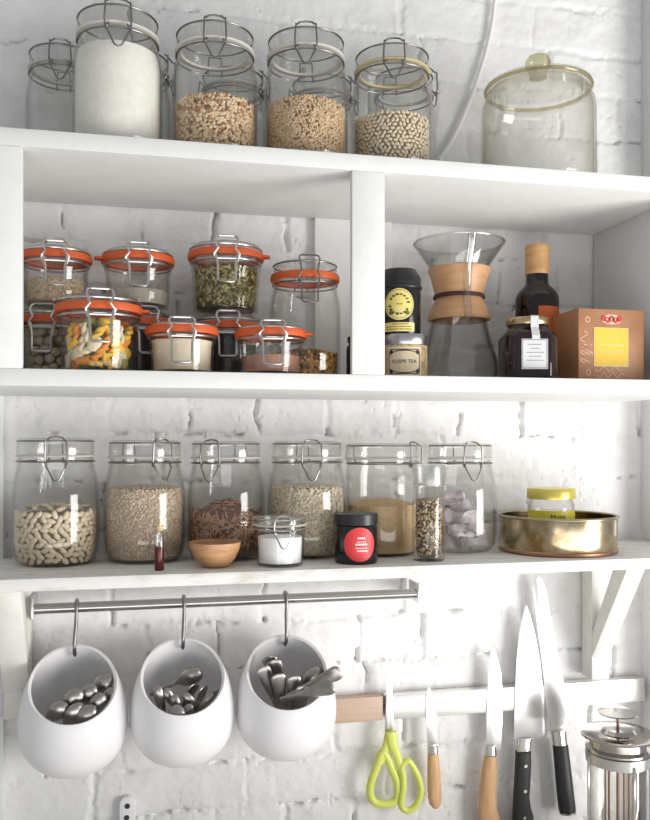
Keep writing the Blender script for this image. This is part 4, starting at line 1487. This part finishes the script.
pme = pot_mesh()
pots = []
for px, cont, ybot in ((73.5, 'spoons with their bowls up', 779), (182.5, 'short cutlery in a tangle', 768.5), (286, 'cutlery with the handles up', 762)):
    p = base_at(px, PY, 0)
    p.z = EYE + (YH - ybot + 1.0) / ppm(px, PY - 0.012)
    label = {73.5: 'white egg-shaped pot holding spoons bowls up, at the end of the rail', 182.5: 'white egg-shaped pot holding tangled cutlery, between the other two pots',
             286: 'white egg-shaped pot holding cutlery with the handles up, beside the knife rack'}[px]
    po = link('hanging_pot', pme, M['ceramic'] if not pme.materials else None, None, p)
    po.rotation_euler = (0, 0, face_cam(p) * 0.55)
    md = po.modifiers.new('wall', 'SOLIDIFY')
    md.thickness = 0.0042
    md.offset = -1
    mb_ = po.modifiers.new('edge', 'BEVEL')
    mb_.width = 0.0012
    mb_.segments = 2
    mb_.limit_method = 'ANGLE'
    mb_.angle_limit = math.radians(50)
    tag(po, label, 'pot', 'white pots hanging from the rail')
    pots.append(po)

hook_me = None
bpy.context.view_layer.update()
for k, (px, po) in enumerate(zip((76.5, 183, 288), pots)):
    top = at(px, 600, RY)
    mw = po.matrix_basis
    hole = mw @ (Vector((0, 0.0412, 0.155)) * EGG_S)
    hx_ = hole.x + 0.001
    x = hx_ + 0.002
    zt = rz_
    q = [(x, RY + RR + 0.003, zt - 0.006), (x, RY + RR + 0.0026, zt), (x, RY + 0.006, zt + RR + 0.0018), (x, RY, zt + RR + 0.0026), (x, RY - 0.006, zt + RR + 0.0014), (x, RY - RR - 0.0028, zt), (x, RY - RR - 0.0028, zt - 0.008),
         (hx_ * 0.3 + x * 0.7, RY - 0.010, zt - 0.020), (hx_, hole.y - 0.016, hole.z + 0.016), (hx_, hole.y - 0.014, hole.z + 0.004), (hx_, hole.y - 0.006, hole.z - 0.002), (hx_, hole.y + 0.008, hole.z + 0.001)]
    o = MB().tube(q, 0.0025, 10).obj('steel_hook', M['darkwire'])
    tag(o, ('steel hook carrying the pot of spoons at the rail end', 'steel hook carrying the middle of the three pots', 'steel hook carrying the pot beside the knife rack')[k], 'hook', 'hooks on the rail')


def cutlery_mesh(kind, L_):
    """piece of cutlery along +Z, the end that shows at z=0, the rest going down to z=-L_"""
    b = MB()
    secs = []
    if kind == 'spoon':
        prof = [(0.0, 0.0012, 0.0006, 0.0), (-0.002, 0.0060, 0.0022, 0.001), (-0.006, 0.0092, 0.0038, 0.002), (-0.012, 0.0112, 0.0048, 0.0028), (-0.018, 0.0112, 0.0050, 0.003), (-0.024, 0.0094, 0.0042, 0.0026),
                (-0.030, 0.0062, 0.0028, 0.0018), (-0.034, 0.0034, 0.0018, 0.001), (-0.038, 0.0024, 0.0015, 0.0), (-0.07, 0.0022, 0.0013, 0.0), (-0.10, 0.0030, 0.0011, 0.0), (-0.125, 0.0045, 0.001, 0.0)]
    elif kind == 'handle':
        prof = [(0.0, 0.0030, 0.0006, 0.0), (-0.0012, 0.0064, 0.0011, 0.0), (-0.004, 0.0080, 0.0014, 0.0), (-0.008, 0.0083, 0.0015, 0.0), (-0.018, 0.0070, 0.0015, 0.0), (-0.035, 0.0048, 0.0015, 0.0), (-0.055, 0.0032, 0.0015, 0.0),
                (-0.08, 0.0028, 0.0015, 0.0), (-0.12, 0.0030, 0.0014, 0.0)]
    else:             # slim piece with a rounded end
        prof = [(0.0, 0.0020, 0.0008, 0.0), (-0.002, 0.0048, 0.0018, 0.0), (-0.007, 0.0060, 0.0026, 0.001), (-0.014, 0.0062, 0.0028, 0.001), (-0.022, 0.0052, 0.0024, 0.0006), (-0.032, 0.0038, 0.002, 0.0), (-0.06, 0.0026, 0.0018, 0.0),
                (-0.115, 0.0028, 0.0015, 0.0)]
    zs = [-q[0] for q in prof]
    keep = [q for q in prof if -q[0] < L_ - 0.001]
    keep.append(tuple([-L_] + [float(np.interp(L_, zs, [q[j] for q in prof])) for j in (1, 2, 3)]))
    for z, w, t, y in keep:
        secs.append([(w * math.cos(a), -y + t * math.sin(a), z) for a in np.linspace(0, 2 * PI, 17)[:-1]])
    b.loft(secs)
    me = b.mesh(kind, angle=60)
    me.materials.append(M['cutlery'])
    return me


CUTN = Vector((0, -(CUTP1 - CUTP0).z, (CUTP1 - CUTP0).y)).normalized()
HALFW = {'spoon': ([0, .006, .018, .030, .038, .1, .13], [.002, .0092, .0112, .0062, .0026, .003, .0045]), 'handle': ([0, .004, .018, .035, .055, .12], [.003, .008, .007, .0048, .0032, .003]),
         'slim': ([0, .007, .022, .032, .06, .12], [.002, .006, .0052, .0038, .0026, .0028])}


def clearance(po_inv, q, hw):
    """room left between a round of radius hw about q and the pot's inner wall; above the cut there is no wall"""
    l = po_inv @ q / EGG_S
    if (l - CUTP0).dot(CUTN) > hw * 0.7:
        return 1.0
    if l.z < 0.008 or l.z > EGG_ZM + EGG_T * 0.95:
        return -1.0
    return egg_r(l.z) - 0.0048 - hw - math.hypot(l.x, l.y)


TAKEN = {}


def put(po, kind, name, px, py, Y, ang, lean, roll, scale, label, group, free=0.0):
    """upper end at the pixel's point; ang: tilt in the wall plane (deg, + leans the top to the right), lean: top towards the viewer.
    The piece goes down as far as the inside of its pot lets it, and keeps off the pieces already there."""
    full = {'spoon': 0.125, 'handle': 0.12, 'slim': 0.115}[kind] * scale
    inv = po.matrix_basis.inverted()
    others = TAKEN.setdefault(po.name, [])
    best = None
    for dy in (0, -0.006, 0.006, -0.012, 0.012, -0.018, 0.018, 0.024):
        p = at(px, py, Y + dy)
        for da in (0, -7, 7, -14, 14, -22, 22):
            for dl in (0, 10, -10, 20, 30, 40, 50):
                e = Matrix.Rotation(math.radians(ang + da), 3, 'Y') @ Matrix.Rotation(math.radians(lean + dl), 3, 'X')
                d = e @ Vector((0, 0, -1))
                l, worst = 0.001, 1.0
                while l < min(full, 0.085):
                    hw = 0.75 * scale * float(np.interp(l / scale, *HALFW[kind]))
                    q = p + d * l
                    c = clearance(inv, q, hw)
                    if c < 0:
                        if l > 0.034:
                            break
                        worst = min(worst, c)
                    for oq, ow in others:
                        g = (q - oq).length - 0.55 * (hw + ow)
                        if g < 0:
                            worst = min(worst, g * 0.6)
                    l += 0.003
                score = 1.5 * min(l, 0.08) + 12 * min(0, worst) - 0.0005 * abs(da) - 0.0002 * abs(dl) - 0.3 * abs(dy)
                if best is None or score > best[0] + 1e-6:
                    best = (score, l - 0.003, e, p, worst)
    score, l, e, p, worst = best
    if worst < -0.001:
        print('TIGHT', name, px, py, round(worst, 4), round(l, 3))
    d = e @ Vector((0, 0, -1))
    for k in np.arange(0.0, max(l, 0.03), 0.004):
        others.append((p + d * float(k), 0.75 * scale * float(np.interp(k / scale, *HALFW[kind]))))
    o = bpy.data.objects.new(name, cutlery_mesh(kind, max(l, 0.03) / scale))
    COL.objects.link(o)
    o.location = p
    o.rotation_mode = 'QUATERNION'
    o.rotation_quaternion = (e @ Matrix.Rotation(math.radians(roll), 3, 'Z')).to_quaternion()
    o.scale = (scale,) * 3
    tag(o, label, 'cutlery', group)
    return o


G1 = 'spoons in the first pot'
L1_ = 'tarnished spoon standing bowl up in the pot at the rail end'
for px, py, Y, an, ln, ro in ((112, 675, 1.142, 48, 8, -10), (114, 687, 1.130, 18, 10, -10), (93, 684, 1.128, 20, 12, 0), (103, 693, 1.120, 27, 10, 8), (82, 690, 1.120, 46, 10, 0), (82, 703, 1.108, 38, 8, 10),
                              (67, 703, 1.112, 48, 8, 0), (95, 706, 1.104, 44, 8, -8)):
    put(pots[0], 'spoon', 'tarnished_spoon', px, py, Y, an, ln, ro, 1.0, L1_, G1, 0.02)
G2 = 'cutlery in the second pot'
L2_ = 'tarnished cutlery piece jumbled in the middle pot'
for kd, px, py, Y, an, ln, ro in (('spoon', 202, 671, 1.160, 62, 20, 0), ('slim', 157, 686, 1.126, -12, 8, 0), ('slim', 165, 689, 1.128, -30, 10, 10), ('slim', 173, 695, 1.118, -20, 8, 0), ('slim', 184, 694, 1.120, -40, 10, 0),
                                  ('handle', 196, 684, 1.126, 26, 12, 40), ('handle', 205, 686, 1.118, 18, 12, 50), ('slim', 213, 694, 1.114, 36, 8, 0), ('slim', 224, 686, 1.118, 48, 6, 0), ('spoon', 175, 705, 1.102, -12, 8, 0), ('slim', 190, 704, 1.102, 10, 8, 0)):
    put(pots[1], kd, 'tarnished_spoon' if kd == 'spoon' else 'cutlery_piece', px, py, Y, an, ln, ro, 1.1, L2_, G2, 0.012)
G3 = 'cutlery in the third pot'
L3_ = 'tarnished cutlery piece sticking up from the pot beside the knife rack'
for kd, px, py, Y, an, ln, ro, fr_ in (('handle', 268, 656, 1.150, -22, 12, -20, 0), ('handle', 273, 660, 1.146, -18, 12, -10, 0), ('handle', 262, 667, 1.130, -22, 12, 0, 0), ('handle', 278, 674, 1.118, -8, 14, 0, 0), ('handle', 294, 676, 1.116, -2, 14, 0, 0),
                                       ('handle', 304, 686, 1.104, 10, 16, 0, 0), ('spoon', 322, 668, 1.130, 40, 14, 0, 0.01), ('handle', 341, 671, 1.112, 56, 14, 0, 0.035), ('handle', 334, 686, 1.092, 44, 24, -10, 0.035)):
    put(pots[2], kd, 'tarnished_spoon' if kd == 'spoon' else 'cutlery_piece', px, py, Y, an, ln, ro, 1.25, L3_, G3, fr_)

# ---- magnetic rack, scissors, knives
KY = 1.214
zt_, zb_ = EYE - (257.4 / cc(335)) * KY / F, EYE - (282 / cc(335)) * KY / F
xa, xm, xm2, xe = at(300, 710, KY).x, at(383, 710, KY).x, at(385.5, 710, KY).x, at(645, 690, KY).x
tag(MB().box((xa, KY, zb_), (xm, WALL - 0.003, zt_)).obj('knife_rack', M['rackreflect'], bevel=0.001), 'short magnetic bar, warm reflection painted in its colour, running behind the last pot', 'knife rack', 'knife racks on the wall')
tag(MB().box((xm2, KY, zb_), (xe, WALL - 0.003, zt_)).obj('knife_rack', M['rack'], bevel=0.001), 'long steel magnetic bar holding the knives', 'knife rack', 'knife racks on the wall')


def kn(pts, Y, ref):
    return [((at(x, y, Y) - ref).x, (at(x, y, Y) - ref).z) for x, y in pts]


def blade_part(root, ref, pts, m=M['blade'], t=0.0018, name='blade'):
    b = MB().prism(kn(pts, KY, ref), -t - 0.0004, -0.0004)
    return b.obj(name, m, root, bevel=0.0006, smooth=True, angle=25)


def bar_part(name, root, ref, secs, m, depth, ex=2.6, y0=None):
    """secs: (pxl, pxr, py) from top to bottom, rounded cross section"""
    b = MB()
    rings = []
    for pl_, pr_, py in secs:
        a, c = at(pl_, py, KY) - ref, at(pr_, py, KY) - ref
        cx_, hw_ = (a.x + c.x) / 2, (c.x - a.x) / 2
        zc_ = a.z
        rr = []
        for q in np.linspace(0, 2 * PI, 21)[:-1]:
            cq, sq = math.cos(q), math.sin(q)
            rr.append((cx_ + hw_ * np.sign(cq) * abs(cq) ** (2 / ex), (y0 if y0 is not None else -0.0015) + depth * min(1.0, hw_ / 0.006) * np.sign(sq) * abs(sq) ** (2 / ex), zc_))
        rings.append(rr)
    b.loft(rings)
    return b.obj(name, m, root, angle=50)


def knife(name, label, px, py):
    ref = at(px, py, KY)
    return thing(name, label, 'knife', ref), ref


k, ref = knife('paring_knife', 'short paring knife with a wooden handle beside the lime scissors', 432, 745)
blade_part(k, ref, [(427.5, 745), (426, 725), (425.3, 705), (426.3, 692), (428.2, 685.5), (431, 693), (434.5, 706), (436.3, 722), (437, 745)])
bar_part('ferrule', k, ref, [(427.5, 437, 744.5), (427.2, 437.2, 748), (427.5, 437.5, 753)], M['chrome'], 0.0065, 2.2)
bar_part('handle', k, ref, [(427.6, 437.4, 753.3), (427.4, 438.4, 760), (427.2, 439.6, 772), (427.4, 440.6, 788), (427.8, 441, 798), (429.2, 440.2, 804), (432.5, 437.5, 807.5)], M['handlewood'], 0.0075, 2.2)
k, ref = knife('utility_knife', 'kitchen knife with a pale wooden handle and narrow blade, beside the paring knife', 490, 750)
blade_part(k, ref, [(486, 750), (486, 720), (487, 690), (488.5, 665), (490, 650), (492, 645), (496, 655), (500.5, 672), (502.3, 692), (502, 720), (500.5, 750)])
bar_part('ferrule', k, ref, [(484.6, 495, 746), (484, 495.5, 750), (484, 496, 755)], M['chrome'], 0.0065, 2.2)
bar_part('handle', k, ref, [(484, 495.8, 755.3), (482.5, 496, 765), (480.5, 496, 780), (478.8, 495.5, 797), (478, 496, 810), (479, 500, 822), (481, 506, 832), (487, 508, 838)], M['handlewood'], 0.009, 2.2)
k, ref = knife('chef_knife', 'broad chef knife with a black riveted handle', 527, 745)
blade_part(k, ref, [(513.3, 739), (513.8, 715), (514.6, 690), (516, 660), (518.5, 635), (522, 616), (525.5, 604.5), (529.5, 614), (534.5, 634), (539.5, 660), (542.5, 690), (543.8, 715), (544.5, 733), (541, 737.5), (533, 739)])
bar_part('bolster', k, ref, [(517, 531.5, 738.5), (517, 530, 744), (516.5, 529.5, 751)], M['chrome'], 0.0055, 3)
hd = bar_part('handle', k, ref, [(515.8, 529.6, 751.3), (515.2, 529.8, 765), (514.2, 529, 785), (513.2, 528, 797), (513, 529.5, 808), (512.8, 532, 816), (512.5, 533, 826), (513, 533, 840), (518, 530, 846)], M['blackhandle'], 0.0085, 3.2)
for x, y in ((522.5, 763.5), (522, 788.5), (521.5, 815)):
    c = at(x, y, KY) - ref
    b = MB().tube([(c.x, -0.0118, c.z), (c.x, -0.0085, c.z)], 0.0026, 16)
    b.obj('rivet', M['chrome'], hd)
k, ref = knife('slicing_knife', 'long slicing knife with a plain black handle and silver collar, highest on the rack', 560, 735)
blade_part(k, ref, [(549, 731), (545.5, 700), (541, 660), (536.5, 625), (533.5, 600), (532.3, 588), (534, 580), (537.5, 576), (542, 578), (545.3, 588), (549, 610), (555, 640), (560.5, 668), (565, 692), (568.5, 708), (570, 720), (567.5, 720), (566.5, 726), (564.5, 731)])
bar_part('collar', k, ref, [(550.5, 565.5, 730.5), (551.5, 566, 738), (552.5, 566.8, 744.5)], M['chrome'], 0.0078, 2.2)
bar_part('handle', k, ref, [(552.5, 567, 744.8), (553.8, 569, 760), (555.2, 571.2, 778), (557, 573.4, 797), (558.5, 575, 810), (559.5, 574.5, 812)], M['blackhandle'], 0.0085, 2.2)
bar_part('end_cap', k, ref, [(559, 575, 812.2), (559.4, 575.2, 814)], M['chrome'], 0.0085, 2.2)

# scissors
ref = at(390, 735, KY)
sc_ = thing('scissors', 'lime green handled scissors hanging points up on the knife rack', 'scissors', ref)
blade_part(sc_, ref, [(386.5, 733), (385.8, 710), (386.0, 690), (387.0, 672), (388.5, 668), (391, 680), (392.8, 700), (393.2, 733)], t=0.0016)
blade_part(sc_, ref, [(384.5, 733), (385.0, 712), (385.6, 695), (387.5, 692), (388.8, 712), (388.5, 733)], t=0.0030, m=M['steel'])


def spline(pts, n=6, closed=False):
    out = []
    N = len(pts)
    for i in range(N if closed else N - 1):
        g = (lambda j: pts[j % N]) if closed else (lambda j: pts[min(max(j, 0), N - 1)])
        a, b, c, d = (Vector(g(i + q)) for q in (-1, 0, 1, 2))
        for k_ in range(n):
            s_ = k_ / n
            out.append(0.5 * ((2 * b) + (c - a) * s_ + (2 * a - 5 * b + 4 * c - d) * s_ * s_ + (3 * b - a - 3 * c + d) * s_ ** 3))
    if not closed:
        out.append(Vector(pts[-1]))
    return out


def to3(pts, dy):
    return [(at(x, y, KY) - ref) + Vector((0, dy, 0)) for x, y in pts]


# rear handle: left ring; front handle: right loop
lp = spline(to3([(381.5, 752), (376, 766), (370.5, 781), (369.5, 793), (374, 801), (384, 803), (394, 800), (397, 790), (395.5, 778), (391, 768), (387, 758)], -0.004), 6, True)
b = MB().tube(lp, 0.0060, 12, closed=True, flat=(0.85, (0, 1, 0)))
b.tube(spline(to3([(388, 731), (386.5, 741), (383, 752), (379, 762)], -0.004), 5), [0.0062] * 15 + [0.0066], 10, flat=(0.75, (0, 1, 0)))
b.obj('handle', M['lime'], sc_)
rp = spline(to3([(400, 764), (406, 759), (412, 766), (417.5, 778), (419, 790), (415, 802), (408, 808), (401, 806), (399.5, 798), (401.5, 786), (401.5, 774)], -0.008), 6, True)
b = MB().tube(rp, 0.0050, 12, closed=True, flat=(0.95, (0, 1, 0)))
b.tube(spline(to3([(389.5, 730), (391, 742), (395.5, 754), (400, 768), (401.5, 780)], -0.008), 5), [0.0085, 0.0088, 0.009, 0.0085, 0.008, 0.0078, 0.0074, 0.0070, 0.0066, 0.0064, 0.0062, 0.006, 0.006, 0.006, 0.006, 0.006, 0.0058, 0.0056, 0.0054, 0.0052, 0.005], 12, flat=(0.55, (0, 1, 0)))
b.obj('handle', M['lime'], sc_)

# ---- coffee press on the worktop
Y = 1.110
px = 618
p = base_at(px, Y, ZW)
s = ppm(px, Y)
R = 29 / s
cp_ = thing('coffee_press', 'glass and steel coffee press standing on the worktop below the knife rack', 'coffee press', p, face_cam(p))


def zq(py, yy=Y):
    return EYE + (YH - py) / ppm(px, yy) - ZW


zrim = zq(750)
gl_ = [(0, 0.012), (R * 0.92, 0.012), (R * 0.99, 0.016), (R, 0.024), (R, zrim - 0.010), (R * 1.06, zrim)]
MB().lathe(gl_ + [(max(0, r - 0.0022), max(z, 0.0145)) for r, z in gl_[::-1] if z > 0.013] + [(0, 0.0145)], 56).obj('beaker', glass('press_glass', (0.97, 0.965, 0.955), (0.38, 0.37, 0.36), ior=1.6, power=2.8), cp_, angle=60)
MB().lathe([(0, 0), (R * 1.12, 0), (R * 1.14, 0.004), (R * 1.10, 0.011), (0, 0.0115)], 56).obj('base', M['chrome'], cp_)
zl_ = zq(733)
MB().lathe([(R * 0.90, zrim - 0.006), (R * 1.09, zrim + 0.0015), (R * 1.09, zrim + 0.004), (R * 0.98, zrim + 0.008), (R * 0.98, zl_ - 0.005), (R * 1.26, zl_ - 0.003), (R * 1.28, zl_), (R * 1.2, zl_ + 0.0015), (R * 0.6, zl_ + 0.002), (R * 0.5, zl_ + 0.007), (0, zl_ + 0.009),
            (0, zrim)], 8 * 8).obj('lid', M['press'], cp_, angle=40)
MB().lathe([(R * 1.03, zrim - 0.016), (R * 1.07, zrim - 0.016), (R * 1.10, zrim - 0.001), (R * 1.06, zrim - 0.001)], 56, closed=True).obj('collar', M['steel'], cp_)
zk = zq(714)
pr_ = MB().lathe([(0, 0.03), (0.0024, 0.03), (0.0024, zk - 0.002), (0, zk - 0.002)], 16).obj('plunger_rod', M['coffee'], cp_)
zt2 = zq(766)
fb = MB()
for x in (-0.0175, -0.0125, 0.0085, 0.0155, 0.0215):
    fb.tube([(x, 0.004, 0.03), (x, 0.004, zt2 if x < 0 else zrim)], 0.0016, 10)
fb.obj('plunger_frame', M['coffee'], cp_)
MB().lathe([(0, zk - 0.003), (R * 0.3, zk - 0.002), (R * 0.66, zk + 0.001), (R * 0.68, zk + 0.003), (R * 0.3, zk + 0.005), (0, zk + 0.0055)], 40).obj('knob', M['chrome'], cp_)
MB().lathe([(0, 0.022), (R * 0.93, 0.022), (R * 0.93, 0.034), (0, 0.034)], 40).obj('filter', M['steel'], cp_)
for a in np.linspace(0.5, 2 * PI + 0.5, 5)[:-1]:
    x, y = R * 1.09 * math.sin(a), -R * 1.09 * math.cos(a)
    MB().box((x - 0.0018, y - 0.0018, 0.008), (x + 0.0018, y + 0.0018, zrim - 0.008)).obj('frame_rod', M['chrome'], cp_, bevel=0.0005)
hd_ = MB()
hd_.tube([(R * 1.08, 0, zrim - 0.012), (R * 1.5, 0, zrim - 0.012), (R * 1.75, 0, zrim - 0.03), (R * 1.75, 0, 0.06), (R * 1.5, 0, 0.04), (R * 1.08, 0, 0.04)], 0.004, 12)
ho = hd_.obj('handle', M['steel'], cp_)
ho.rotation_euler = (0, 0, 1.2)

# ---- small wall plate with two holes, hanging cloth
p = at(127.5, 818, WALL - 0.006)
wp = thing('wall_plate', 'small white plate with two round black holes on the brick below the pots', 'wall plate', p)
s = ppm(127, WALL)
w = 7.8 / s
hh = 26 / s
out = [(w * math.cos(a), hh * 0.55 + w * math.sin(a)) for a in np.linspace(0, PI, 13)] + [(-w * math.cos(a), -hh * 0.9 - w * math.sin(a)) for a in np.linspace(0, PI, 13)]
MB().prism(out, -0.004, 0.008).obj('plate', M['ceramic'], wp, bevel=0.0012)
for py in (805, 816.5, 828):
    c = at(127.3 if py < 810 else 126.6, py, WALL - 0.006) - p
    MB().tube([(c.x, -0.0044, c.z), (c.x, 0.002, c.z)], 2.7 / s, 20).obj('hole', M['ink'], wp)
p = at(-4, 650, 1.205)
b = MB()
rows_ = []
for i in range(12):
    v = i / 11
    hwid = 0.0155 * (0.62 + 0.38 * math.sin(min(1.0, v * 1.6) * PI / 2)) * (1 - 0.30 * max(0, v - 0.8) * 5)
    rows_.append([(hwid * math.cos(a), 0.009 * math.sin(a) * (1 + 0.2 * math.sin(5 * a + v)), -v * 0.088) for a in np.linspace(0, 2 * PI, 25)[:-1]])
b.loft(rows_)
b.tube([(0, 0.002, -0.004), (0, 0.004, 0.012), (0, 0.016, 0.016)], 0.002, 8)
o = b.obj('hanging_cloth', M['cloth'], None, p, angle=60)
tag(o, 'edge of a folded pale cloth hanging beside the shelf bracket', 'cloth')

# ------------------------------------------------------------------ light
w = bpy.data.worlds.new('daylight')
SC.world = w
w.use_nodes = True
w.node_tree.nodes['Background'].inputs[0].default_value = (0.96, 0.98, 1.0, 1)
w.node_tree.nodes['Background'].inputs[1].default_value = 0.30


def area(name, loc, target, sx, sy, power, col=(1, 1, 1)):
    l = bpy.data.lights.new(name, 'AREA')
    l.shape = 'RECTANGLE'
    l.size, l.size_y = sx, sy
    l.energy = power
    l.color = col
    o = bpy.data.objects.new(name, l)
    COL.objects.link(o)
    o.location = loc
    d = Vector(target) - Vector(loc)
    o.rotation_euler = d.to_track_quat('-Z', 'Y').to_euler()
    return o


area('window_light', (1.85, -0.25, 0.95), (0.3, 1.15, 1.35), 0.9, 1.4, 34, (1.0, 0.985, 0.96))
area('fill_light', (0.4, -0.9, 0.30), (0.3, 1.1, 1.7), 2.6, 1.2, 21, (1.0, 0.99, 0.97))  # added fill from low in front, lifts the undersides; not a real lamp

# ------------------------------------------------------------------ camera and view
cam = bpy.data.cameras.new('camera')
cam.lens = F / 820.0 * 36.0
cam.sensor_width = 36.0
cam.sensor_fit = 'AUTO'
cam.shift_y = (YH - 410.0) / 820.0
cam.clip_start = 0.02
co = bpy.data.objects.new('camera', cam)
COL.objects.link(co)
co.location = (0, 0, EYE)
co.rotation_euler = (PI / 2, 0, -TH)
SC.camera = co
SC.view_settings.view_transform = 'Standard'
SC.view_settings.look = 'None'
SC.view_settings.gamma = 1.0
SC.view_settings.use_curve_mapping = False
SC.view_settings.exposure = 0.44
SC.cycles.transparent_max_bounces = 40
SC.cycles.max_bounces = 10
